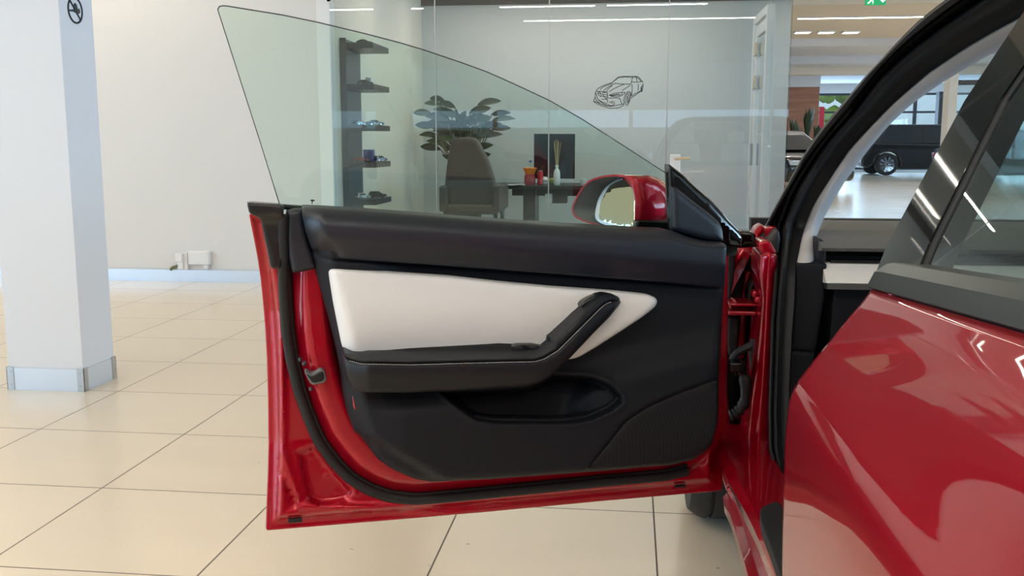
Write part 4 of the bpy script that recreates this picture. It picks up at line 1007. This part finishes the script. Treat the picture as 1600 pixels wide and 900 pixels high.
mgn = np.array([-.70, -.66, .37]); mgn /= np.linalg.norm(mgn); mgp = at_plane([(966, 320)], p0, MNn)[0]+GD*.012
relief('mirror_glass', MG, lambda P, w: at_plane(P, mgp, mgn, w), mgn, 'mirror', door, r=.0005, rs=1.5, step=9, bstep=4, sm=1, back=.003)
MGo = [(962, 281), (976, 277), (986, 277), (992, 283), (994, 292), (994, 353), (990, 359), (958, 355), (938, 349), (929, 342), (930, 330), (934, 312), (945, 293)]
relief('mirror_frame', MGo, lambda P, w: at_plane(P, mgp-mgn*.006, mgn, w), mgn, 'skirting_metal', door, r=.001, rs=2, step=9, bstep=4, sm=2, back=.004)
# foot of the mirror between housing and sail
mfp = [(994, 343), (1052, 345), (1054, 364), (990, 361)]
relief('mirror_arm', mfp, lambda P, w: at_plane(P, p0, DN, w), DN, 'gloss_black', door, w0=.02, r=.008, rs=5, step=5, back=.09)
hs = [(988, 276), (1012, 273.3), (1031, 279), (1045, 291), (1053, 305), (1053, 344.5), (997, 342), (996.5, 318), (993, 296)]
relief('mirror_housing_side', hs, lambda P, w: at_plane(P, p0, DN, w), DN, 'red_paint', door, w0=.0, r=.03, rs=12, step=4, back=.11, sm=2, angle=80, fn=lambda P: .004-.02*sstep(P[:, 0], 1005, 1052))

# ================================================================== OFFICE CONTENTS
def oy(px, py, y): return at_y([(px, py)], y)[0]
# shelf rack on the office's left wall
rk = empty('wall_shelf_rack', (OX0, 8.06, .3), 'tall black five-tier shelf rack on the office side wall', 'shelf')
MB().box(OX0+.001, 7.80, .40, OX0+.02, 8.32, 1.96).build('back_panel', 'shelf_back', rk, smooth=False)
MB().box(OX0+.001, 7.78, .40, OX0+.05, 7.80, 1.96).build('side_rail', 'shelf_black', rk, smooth=False)
SZ = [float(at_x([(545, yy)], OX0)[0, 2]) for yy in (71, 134, 197, 254, 312)]
SZ = [1.124+(224-yy)/1520.5*8.0 for yy in (72, 134, 196, 253, 311)]
for z in SZ: MB().box(OX0+.02, 7.80, z-.045, OX0+.27, 8.32, z).build('shelf', 'shelf_black', rk, smooth=False, bevel=.002)
# ---- cars: one builder for the vehicles of the hall and the little models
def make_car(name, label, cat, paint, loc, rz, Lc=4.6, Wc=1.85, Hc=1.45, suv=False, group=None, scale=1.0):
    e = empty(name, (0, 0, 0), label, cat, group)
    h2 = Wc/2; wr = .34 if not suv else .39; gc = .2 if not suv else .24
    fx, bx = Lc*.5, -Lc*.5; ax1, ax2 = Lc*.5-.88, -Lc*.5+.92; belt = Hc*.64 if not suv else Hc*.62
    def arch(c): return [(c+(wr+.05)*math.cos(a), wr+(wr+.05)*math.sin(a)) for a in np.linspace(0, math.pi, 11)]
    low = [(fx-.06, gc+.05), (fx, gc+.25), (fx-.02, belt*.72), (fx-.18, belt*.86), (fx-1.15, belt*1.0), (0, belt), (bx+.35, belt*1.04), (bx+.05, belt*1.0), (bx, belt*.7), (bx+.04, gc+.1), (bx+.2, gc)]
    low += [p for p in arch(ax2)[::-1] if p[1] > gc]+[(ax2+wr+.06, gc), (ax1-wr-.06, gc)]+[p for p in arch(ax1)[::-1] if p[1] > gc]+[(fx-.2, gc)]
    MB().prism([(a, b) for a, b in low], -h2, h2).build('body', paint, e, bevel=.07, angle=50)
    if suv: cab = [(fx-1.15, belt-.02), (fx-1.85, Hc-.04), (fx-2.2, Hc), (bx+.7, Hc), (bx+.35, Hc-.06), (bx+.08, belt)]
    else: cab = [(fx-1.1, belt-.02), (fx-1.95, Hc-.03), (fx-2.3, Hc), (bx+1.5, Hc-.01), (bx+1.1, Hc-.07), (bx+.35, belt)]
    n = len(cab); v = []
    for s in (-1, 1):
        for a, b in cab: v.append((a, s*(h2-.02-(b-belt+.02)*.36), b))
    MB().add(v, [tuple(range(n))[::-1], tuple(range(n, 2*n))]+[(i, (i+1) % n, (i+1) % n+n, i+n) for i in range(n)]).build('cabin', paint, e, bevel=.05, angle=50)
    # side windows, windscreen and rear screen stand a little proud of the cabin
    def wpt(a, b, s, o_=.008): return (a, s*(h2-.02-(b-belt+.02)*.36+o_), b)
    ft = cab[1][0]; bt = cab[3][0]
    for s in (-1, 1):
        zt = Hc-.12; zb = belt+.03
        segs = [(cab[0][0]-.30, ft-.12, (ft+bt)/2+.25, (ft+bt)/2+.25), ((ft+bt)/2+.19, (ft+bt)/2+.19, bt+.25, bt+.05 if not suv else bt+.25)]
        segs = [((cab[0][0]-.28, ft-.1), ((ft+bt)/2+.25,)*2), (((ft+bt)/2+.19,)*2, (cab[5][0]+.45, bt+.05))]
        for (b0, t0), (b1, t1) in segs:
            q = [wpt(b0, zb, s), wpt(b1, zb, s), wpt(t1, zt, s), wpt(t0, zt, s)]; q2 = [wpt(b0, zb, s, -.01), wpt(b1, zb, s, -.01), wpt(t1, zt, s, -.01), wpt(t0, zt, s, -.01)]
            MB().add(q+q2, [(0,1,2,3),(7,6,5,4),(0,4,5,1),(1,5,6,2),(2,6,7,3),(3,7,4,0)]).build('side_window', 'car_window', e, smooth=False)
    def screen(c0, c1, nm_, sg_):
        (a0, b0), (a1, b1) = c0, c1; w0_ = h2-.10-(b0-belt)*.36; w1_ = h2-.12-(b1-belt)*.36; d = sg_*.012
        b0 += .05; b1 -= .03
        q = [(a0+d, -w0_, b0+.01), (a0+d, w0_, b0+.01), (a1+d, w1_, b1+.01), (a1+d, -w1_, b1+.01)]; q2 = [(x-d*2, y, z-.02) for x, y, z in q]
        MB().add(q+q2, [(0,1,2,3),(7,6,5,4),(0,4,5,1),(1,5,6,2),(2,6,7,3),(3,7,4,0)]).build(nm_, 'car_window', e, smooth=False)
    screen(cab[0], cab[1], 'windscreen', 1); screen(cab[-1], cab[-2], 'rear_screen', -1)
    for ax in (ax1, ax2):
        for s in (-1, 1):
            m = MB(); w_ = .22; yy = s*(h2-.02); y_in = s*(h2-.02-w_)
            ya, yb = sorted((yy, y_in))
            m.lathe((ax, 0, wr), [(wr*.68, ya+.01), (wr*.9, ya), (wr, ya+.03), (wr, yb-.03), (wr*.9, yb), (wr*.68, yb-.01)], 28, 'y')
            wh = m.build('wheel', 'tyre', e)
            rm_ = MB(); ro = yy+s*.002; rm_.lathe((ax, 0, wr), sorted([(wr*.7, ro-s*.012), (wr*.66, ro-s*.03)], key=lambda q_: q_[1]), 28, 'y')
            for k in range(10):
                a = 2*math.pi*k/10; rm_.tube([(ax+r_*math.cos(a), ro, wr+r_*math.sin(a)) for r_ in (.03, wr*.66)], .019, 6)
            rm_.lathe((ax, ro, wr), [(.05, -.01), (.05, .01)], 14, 'y')
            rm_.build('rim', 'chrome', wh)
    for s in (-1, 1):
        y0_, y1_ = sorted((s*(h2-.42), s*(h2-.03)))
        MB().box(fx-.12, y0_, belt*.66, fx+.012, y1_, belt*.78).build('headlight', 'head_light', e, bevel=.02)
        MB().box(bx-.012, y0_, belt*.72, bx+.10, y1_, belt*.88).build('tail_light', 'tail_light', e, bevel=.02)
        y0_, y1_ = sorted((s*(h2-.01), s*(h2+.17)))
        MB().box(cab[0][0]-.42, y0_, belt+.02, cab[0][0]-.28, y1_, belt+.15).build('side_mirror', paint, e, bevel=.03)
    MB().box(fx-.02, -.45, gc+.18, fx+.012, .45, gc+.36).build('grille', 'deep_black', e, bevel=.01)
    e.location = loc; e.rotation_euler = (0, 0, rz); e.scale = (scale,)*3
    return e
def copy_tree(o, parent=None):
    c = o.copy(); COL.objects.link(c); c.parent = parent
    if parent is not None: c.matrix_parent_inverse = o.matrix_parent_inverse.copy()
    for ch in list(o.children): copy_tree(ch, c)
    return c
def model(paint, shelf, x, y, label, rz=1.9, suv=False, sc=.03):
    return make_car('model_car', label, 'model car', paint, (OX0+x, y, SZ[shelf]+.0005), rz, 4.3, 1.85, 1.35 if not suv else 1.6, suv, 'model cars on the wall rack', sc)
model('car_green', 0, .15, 7.98, 'small dark green model car on the top shelf', 0.3)
model('car_black', 1, .16, 7.95, 'small black model car on the second shelf from the top', .2)
model('car_grey', 2, .10, 7.95, 'small grey model car on the middle shelf, nearer the rail', 1.2)
model('car_black', 2, .19, 8.12, 'small black model car at the front of the middle shelf', .6, sc=.034)
model('car_red', 3, .12, 7.93, 'small red model car on the fourth shelf', .1)
model('car_blue', 3, .22, 8.15, 'small blue model car on the fourth shelf, front edge', 1.1, True, .03)
model('car_white', 4, .12, 7.93, 'small white model car on the lowest visible shelf', .9, True)
model('car_green', 4, .20, 8.12, 'dark green model off-roader on the lowest visible shelf', .4, True, .034)
tag(MB().box(OX0+.10, 8.05, SZ[3]+.001, OX0+.18, 8.13, SZ[3]+.10).build('gift_box', 'blue_plastic', bevel=.003), 'little blue box behind the red model car', 'box')
tag(MB().box(OX0+.12, 8.10, SZ[1]+.001, OX0+.17, 8.15, SZ[1]+.07).build('card_box', 'paper', bevel=.003), 'little white box on the second shelf of the rack', 'box')
# plant
PY = 10.2
pc = oy(722, 232, PY)
pt = empty('potted_plant', (pc[0], PY, 0), 'large leafy green plant in a pot behind the office armchair', 'plant')
MB().lathe((pc[0], PY, 0), [(.15, .008), (.2, .35), (.22, .62), (.2, .62), (.19, .58)], 28).build('pot', 'pot', pt)
tips = [(646, 172), (648, 190), (655, 207), (663, 158), (672, 150), (686, 156), (692, 168), (657, 225), (690, 236), (700, 240), (714, 166), (729, 168), (744, 178), (735, 190), (720, 185), (768, 164), (783, 154), (799, 172), (806, 182), (798, 196), (786, 206), (772, 222), (768, 236), (706, 196), (752, 196), (676, 200), (700, 215), (746, 214), (668, 186), (684, 182), (774, 190), (762, 184), (758, 206), (666, 216), (712, 204), (725, 176), (738, 206)]
tips = tips+[(x+(722-x)*.28+random.uniform(-9, 9), y+(212-y)*.28+random.uniform(-8, 8)) for x, y in tips]
lm = MB(); ll_ = MB(); smb = MB()
for i, (tx, ty) in enumerate(tips):
    yd = PY+random.uniform(-.22, .22); tip = Vector(oy(tx, ty, yd)); base = Vector((pc[0]+random.uniform(-.05, .05), PY, .62))
    mid = base.lerp(tip, .5)+Vector((0, 0, .16)); 
    stem_end = base.lerp(tip, .55)+Vector((0, 0, .08))
    hd = (tip-Vector((pc[0], PY, tip.z-.12))).normalized()
    st = tip-hd*random.uniform(.20, .27); smb.tube([base, base.lerp(st, .5)+Vector((0, 0, .05)), st], .007, 6)
    wd = random.uniform(.03, .043); nrm = Vector((random.uniform(-.5, .5), -1, random.uniform(-.2, .8))).normalized(); side = hd.cross(nrm).normalized(); up_ = side.cross(hd).normalized()
    v = []; NS = 8
    for k in range(NS+1):
        t_ = k/NS; wv = wd*math.sin(math.pi*min(1, t_*.97+.03))**.75; c_ = st+(tip-st)*t_+up_*(.02*math.sin(math.pi*t_))-Vector((0, 0, .03*t_*t_))
        for sgn in (-1, 0, 1): v.append(tuple(c_+side*wv*sgn+up_*(.012*abs(sgn))))
    v += [tuple(Vector(p)-up_*.002) for p in v]; nn = (NS+1)*3; f = []
    for k in range(NS):
        for j in range(2): a = k*3+j; f += [(a, a+1, a+4, a+3), (a+nn, a+3+nn, a+4+nn, a+1+nn)]
    (lm if i % 3 else ll_).add(v, f)
lm.build('foliage', 'leaf', pt, angle=80); ll_.build('foliage', 'leaf_light', pt, angle=80); smb.build('stems', 'stem', pt)
# armchair: high back, arms, seat, legs
CY = 8.75
ch0 = oy(733, 330, CY)
chr_ = empty('office_armchair', (ch0[0], CY, 0), 'brown leather high-back armchair seen from behind in the glass office', 'chair')
bkp = [(706, 220), (712, 215), (738, 214), (746, 219), (752, 232), (762, 250), (772, 282), (776, 300), (776, 322), (700, 322), (694, 300), (697, 270), (700, 245)]
relief('backrest', bkp, lambda P, w: at_y(P, CY-w), (0, -1, 0), 'brown_leather', chr_, r=.03, rs=6, step=8, back=.10)
for s, (xa, xb) in ((-1, (688, 701)), (1, (771, 784))):
    a_ = oy(xa, 290, CY); b_ = oy(xb, 330, CY)
    MB().box(a_[0], CY-.08, b_[2], b_[0], CY+.50, a_[2]).build('arm', 'brown_leather', chr_, bevel=.02)
a_ = oy(692, 318, CY); b_ = oy(780, 335, CY); MB().box(a_[0], CY-.05, b_[2], b_[0], CY+.5, a_[2]).build('seat', 'brown_leather', chr_, bevel=.03)
for x_ in (a_[0]+.03, b_[0]-.03):
    for yy in (CY-.02, CY+.44): MB().tube([(x_, yy, b_[2]+.01), (x_, yy, .007)], [.02, .014], 8).build('leg', 'black_wood', chr_)
# desk
DY = 9.95; dz = float(oy(800, 288, DY)[2]); dx0 = float(oy(768, 288, DY)[0]); dx1 = float(oy(945, 288, DY)[0])
dk = empty('office_desk', ((dx0+dx1)/2, DY+.3, 0), 'dark wooden desk behind the office glass', 'desk')
MB().box(dx0, DY-.3, dz-.035, dx1, DY+.45, dz).build('desk_top', 'black_wood', dk, bevel=.004)
lx = float(oy(829, 320, DY)[0]); MB().box(lx-.06, DY-.15, .007, lx+.06, DY+.3, dz-.035).build('leg', 'black_wood', dk, bevel=.003)
MB().box(dx1-.12, DY-.15, .007, dx1-.02, DY+.3, dz-.035).build('leg', 'black_wood', dk, bevel=.003)
MB().box(dx0+.2, DY+.1, dz-.12, dx1-.12, DY+.13, dz-.035).build('modesty_panel', 'black_wood', dk, smooth=False)
a_ = oy(863, 303, DY); b_ = oy(886, 317, DY); MB().box(a_[0], DY-.1, b_[2], b_[0], DY+.09, dz-.035).build('drawer_box', 'deep_black', dk, bevel=.003)
a_ = oy(851, 303, DY-.2); b_ = oy(862, 317, DY-.2); MB().box(a_[0], DY-.16, b_[2], b_[0], DY-.101, a_[2]).build('socket_block', 'white_plastic', dk, bevel=.004)
def on_desk(px, y): return float(oy(px, 285, y)[0])
mx0, mx1 = on_desk(834, DY+.25), on_desk(898, DY+.25); mz = float(oy(850, 209, DY+.25)[2])
mo = empty('computer_monitor', ((mx0+mx1)/2, DY+.28, dz), 'black screen standing at the back of the desk', 'monitor')
MB().box(mx0, DY+.25, dz+.05, mx1, DY+.29, mz).build('screen', 'car_window', mo, bevel=.004)
MB().box((mx0+mx1)/2-.03, DY+.29, dz+.01, (mx0+mx1)/2+.03, DY+.32, dz+.25).build('stand', 'steel', mo, bevel=.002)
MB().box((mx0+mx1)/2-.12, DY+.2, dz+.001, (mx0+mx1)/2+.12, DY+.38, dz+.012).build('foot', 'steel', mo, bevel=.002)
yb = DY-.15
x_ = on_desk(870, yb); rd_ = empty('reed_diffuser', (x_, yb, dz), 'white bottle reed diffuser with wooden sticks on the desk', 'diffuser')
MB().lathe((x_, yb, dz), [(.03, .001), (.034, .01), (.034, .12), (.026, .15), (.014, .165), (.014, .18), (.018, .183), (.018, .2)], 20).build('bottle', 'ceramic', rd_)
for k in range(7):
    a = k*.9; tp = (x_+.035*math.cos(a)+(k-3)*.006, yb+.03*math.sin(a), dz+.43+.01*(k % 3)); MB().tube([(x_+.004*math.cos(a), yb, dz+.15), tp], .0022, 5).build('reed', 'reed', rd_)
x_ = on_desk(844, yb); cn = empty('drink_can', (x_, yb, dz), 'red drink can on the desk beside the sweets', 'can')
MB().lathe((x_, yb, dz), [(.024, .001), (.03, .008), (.03, .125), (.025, .14)], 20).build('can_body', 'can_red', cn); MB().lathe((x_, yb, dz), [(.024, .1395), (.025, .146), (.021, .144)], 20).build('can_top', 'steel', cn)
x_ = on_desk(828, yb-.02); bg = empty('sweets_jar', (x_, yb-.02, dz), 'clear jar of red sweets topped with orange wrapping on the desk', 'jar')
MB().lathe((x_, yb-.02, dz), [(.052, .001), (.058, .02), (.055, .09), (.045, .11)], 20).build('jar_filling', 'sweets', bg)
MB().lathe((x_, yb-.02, dz), [(.046, .111), (.072, .17), (.066, .175), (.04, .13)], 9).build('wrapping', 'orange_film', bg, angle=10)
x_ = on_desk(829, yb+.1); wb = empty('water_bottle', (x_, yb+.1, dz), 'clear water bottle with blue cap behind the sweets jar', 'bottle')
MB().lathe((x_, yb+.1, dz), [(.032, .001), (.034, .02), (.034, .17), (.014, .225)], 18).build('bottle_body', 'glass_clear', wb); MB().lathe((x_, yb+.1, dz), [(.015, .226), (.015, .245)], 14).build('cap', 'blue_plastic', wb)
x_ = on_desk(863, yb+.11); tag(MB().lathe((x_, yb+.11, dz), [(.01, .001), (.03, .012), (.037, .035), (.03, .06), (.012, .068), (.004, .062)], 18).build('green_apple', 'apple'), 'green apple on the desk left of the white diffuser', 'fruit')
x_ = on_desk(852, yb+.05); tm = MB()
for k in range(4): tm.lathe((x_+random.uniform(-.012, .012), yb+.05+random.uniform(-.02, .02), dz+.001+k*.016), [(.02, 0), (.035, .018), (.018, .034)], 7)
tag(tm.build('crumpled_wrapper', 'paper', angle=10), 'crumpled white paper wrapper between the can and the apple', 'wrapper')
xa, xb = on_desk(778, yb-.1), on_desk(820, yb-.1); v = []
for i in range(9):
    t_ = i/8; x = xa+(xb-xa)*t_; z = dz+.002+.03*max(0, t_-.55)**1*math.sin(math.pi*min(1, (t_-.55)/.45)) if t_ > .55 else dz+.002
    for yy in (yb-.14, yb+.04): v += [(x, yy, z), (x, yy, z+.004)]
f = []
for i in range(8):
    a = i*4; b = a+4; f += [(a, a+2, b+2, b), (a+1, b+1, b+3, a+3), (a, b, b+1, a+1), (a+2, a+3, b+3, b+2)]
f += [(0, 1, 3, 2), (32, 34, 35, 33)]
tag(mesh('paper_sheets', v, f, 'paper'), 'curled white paper sheets on the left of the desk', 'paper')
x_ = on_desk(911, yb); cu = empty('coffee_cup', (x_, yb, dz), 'small white cup on the desk near the car mirror', 'cup')
MB().lathe((x_, yb, dz), [(.022, .001), (.028, .01), (.03, .065), (.026, .063), (.022, .015)], 18).build('cup_body', 'ceramic', cu)
MB().tube([(x_+.028, yb, dz+.055), (x_+.05, yb, dz+.045), (x_+.048, yb, dz+.02), (x_+.026, yb, dz+.018)], .004, 6).build('handle', 'ceramic', cu)

# ------------------------------------------------------------------ line drawing of a car on the office glass
dcs = 12.0
def dc(pts): return [(910+x/dcs, 105+y/dcs) for x, y in pts]
STRK = [[(560,290),(600,250),(640,210),(690,180),(760,172),(860,172),(980,170),(1040,178),(1080,210),(1105,250),(1140,272)],
 [(700,200),(800,180),(940,195)], [(590,265),(660,205),(700,188)], [(940,175),(930,240),(905,320)], [(600,300),(700,312),(800,318),(900,318)], [(560,295),(575,262),(590,262)],
 [(940,200),(990,180),(1010,185),(1025,270)], [(1010,185),(1060,215),(1095,265)], [(920,275),(1000,280),(1100,272),(1130,275)], [(930,320),(935,400),(925,520)], [(1045,310),(1050,390),(1040,440)],
 [(1135,300),(1138,360),(1120,430)], [(920,545),(1000,490),(1100,440)], [(910,580),(1000,520),(1090,455)],
 [(560,290),(460,320),(360,360),(290,400),(262,440)], [(560,305),(470,335),(380,375),(330,420)], [(610,305),(520,350),(440,400),(400,440)], [(560,345),(500,390),(455,440)], [(780,320),(680,360),(580,410),(500,460)], [(900,340),(820,390),(740,440)],
 [(262,440),(240,490),(240,560),(215,620),(210,650),(300,700),(420,745),(520,770),(640,768),(700,755),(770,715),(775,690)],
 [(262,440),(300,460),(340,450),(400,460),(480,460)], [(250,480),(270,540),(290,600),(330,640)], [(290,465),(340,470),(350,520),(360,560),(300,520),(285,470)], [(380,470),(470,480),(475,560),(460,600),(390,540),(375,480)],
 [(380,510),(470,520)], [(375,545),(470,555)], [(300,490),(350,500)], [(360,600),(470,600),(470,660)], [(290,600),(360,650),(470,690)], [(330,640),(400,690),(520,735),(600,720)],
 [(500,525),(580,495),(700,475),(740,470),(810,470),(770,510),(720,540),(640,555),(560,550),(500,525)], [(520,530),(700,500),(705,540)], [(530,540),(690,520)], [(740,475),(735,520)],
 [(480,580),(620,575),(700,580),(715,620),(740,700)], [(240,560),(260,620),(330,680)], [(210,640),(260,650),(340,690),(470,730)], [(500,660),(580,640),(605,680),(580,720),(500,720),(480,690)], [(540,660),(570,690)], [(600,725),(720,700),(780,690)],
 [(780,690),(775,600),(800,520),(840,465),(880,450),(910,480),(915,540)],
 [(860,480),(830,510),(805,580),(800,660),(820,715),(850,710),(885,640),(905,560),(900,500),(880,480),(860,480)], [(865,510),(840,560),(830,630),(840,680),(870,640),(885,570),(880,520),(865,510)], [(850,540),(860,660)], [(1100,380),(1120,340),(1135,330),(1130,400),(1115,470),(1095,450),(1100,380)], [(1110,370),(1112,450)]]
m = MB()
for st_ in STRK:
    q = smooth_line(resample(dc(st_), 1.2), 1); m.tube(at_y(q, YW-.0015), .0026, 5, up=(0, 1, 0), flat=.4)
tag(m.build('car_line_drawing', 'black_ink'), 'black line drawing of a sports saloon stuck on the office glass', 'window sticker')

# ================================================================== VEHICLES AND PLANTING IN THE DEEP HALL
sv = at_z([(1375, 272)], 0)[0]
make_car('parked_suv', 'large black sport utility vehicle at the end of the hall, seen through the windscreen', 'car', 'car_black', (float(sv[0])+1.35, 36.9, 0), 0.05, 4.95, 1.95, 1.78, True)
make_car('parked_car', 'dark grey car whose tail shows right of the black utility vehicle', 'car', 'car_grey', (11.4, 30.6, 0), -.12, 4.5, 1.85, 1.5)
make_car('parked_car', 'black car partly hidden behind the glass office corner', 'car', 'car_black', (3.6, 26.0, 0), -1.15, 4.6, 1.85, 1.45)
make_car('showroom_car', 'dark utility vehicle behind the photographer, mirrored in the office glass', 'car', 'car_black', (3.3, -9.0, 0), .3, 4.8, 1.95, 1.75, True)
make_car('showroom_car', 'grey saloon behind the photographer, mirrored in the office glass', 'car', 'car_grey', (-4.5, -10.0, 0), -.25, 4.6, 1.85, 1.45)
# leafy plants in front of the timber wall
for k, (px, py, yy_, lb) in enumerate(((1262, 178, 31.5, 'tall green plant before the timber wall, left of the pillar'), (1243, 198, 29.8, 'low green plant beside the office corner'), (1279, 206, 30.6, 'green plant low beside the timber wall'))):
    c_ = oy(px, 210, yy_); e = empty('hall_plant', (c_[0], yy_, 0), lb, 'plant', 'plants before the timber wall'); tz = float(oy(px, py, yy_)[2])
    MB().lathe((c_[0], yy_, 0), [(.2, .005), (.26, .5), (.24, .5)], 16).build('pot', 'pot', e); lm = MB()
    for q_ in range(16):
        a = random.uniform(0, 6.28); r_ = random.uniform(.05, .22); z_ = random.uniform(.9, 1.0)*tz; t0 = Vector((c_[0], yy_, .5+.5*(z_-.5))); t1 = Vector((c_[0]+r_*math.cos(a), yy_+r_*math.sin(a), z_+random.uniform(0, .3)))
        lm.tube([t0, t0.lerp(t1, .4), t0.lerp(t1, .75), t1], [.012, .07, .09, .01], 6, flat=.25)
    lm.build('foliage', 'leaf', e); MB().tube([(c_[0], yy_, .45), (c_[0], yy_, .6+.5*(tz-.5))], .025, 8).build('stem', 'stem', e)
bn_ = oy(1283, 200, 37.5); e = empty('red_banner', (bn_[0], 37.5, 0), 'narrow red and white display banner beside the far window', 'banner')
MB().box(bn_[0]-.09, 37.5, .9, bn_[0]+.09, 37.53, 2.45).build('banner_sheet', 'banner_red', e, smooth=False); MB().box(bn_[0]-.26, 37.5, .02, bn_[0]-.12, 37.55, 2.6).build('pole', 'frame_dark', e, smooth=False); MB().box(bn_[0]-.3, 37.3, .005, bn_[0]+.2, 37.75, .03).build('foot', 'frame_dark', e, smooth=False)
# outside
mesh('ground', [(-60, 40.2, -.02), (90, 40.2, -.02), (90, 120, -.02), (-60, 120, -.02), (-60, 40.2, -.2), (90, 40.2, -.2), (90, 120, -.2), (-60, 120, -.2)], [(0,1,2,3),(7,6,5,4),(0,4,5,1),(1,5,6,2),(2,6,7,3),(3,7,4,0)], 'asphalt', smooth=False)['kind'] = 'structure'
tc_ = oy(1300, 200, 52.)
e = empty('street_tree', (tc_[0]+.6, 52, 0), 'bright yellow-green tree outside the far windows', 'tree'); m = MB()
for k in range(70):
    a = random.uniform(0, 6.28); r_ = random.uniform(.2, 2.0); c_ = (tc_[0]+.6+r_*math.cos(a), 52+r_*math.sin(a), 2.6+random.uniform(-1.6, 2.2)); s_r = random.uniform(.25, .5)
    m.lathe(c_, [(s_r*.2, -s_r*.9), (s_r*.8, -s_r*.5), (s_r, 0), (s_r*.75, s_r*.55), (s_r*.2, s_r*.9)], 7)
m.build('crown', 'tree_leaf', e, angle=5); MB().tube([(tc_[0]+.6, 52, 0), (tc_[0]+.6, 52, 2.5)], [.18, .1], 10).build('trunk', 'bark', e)
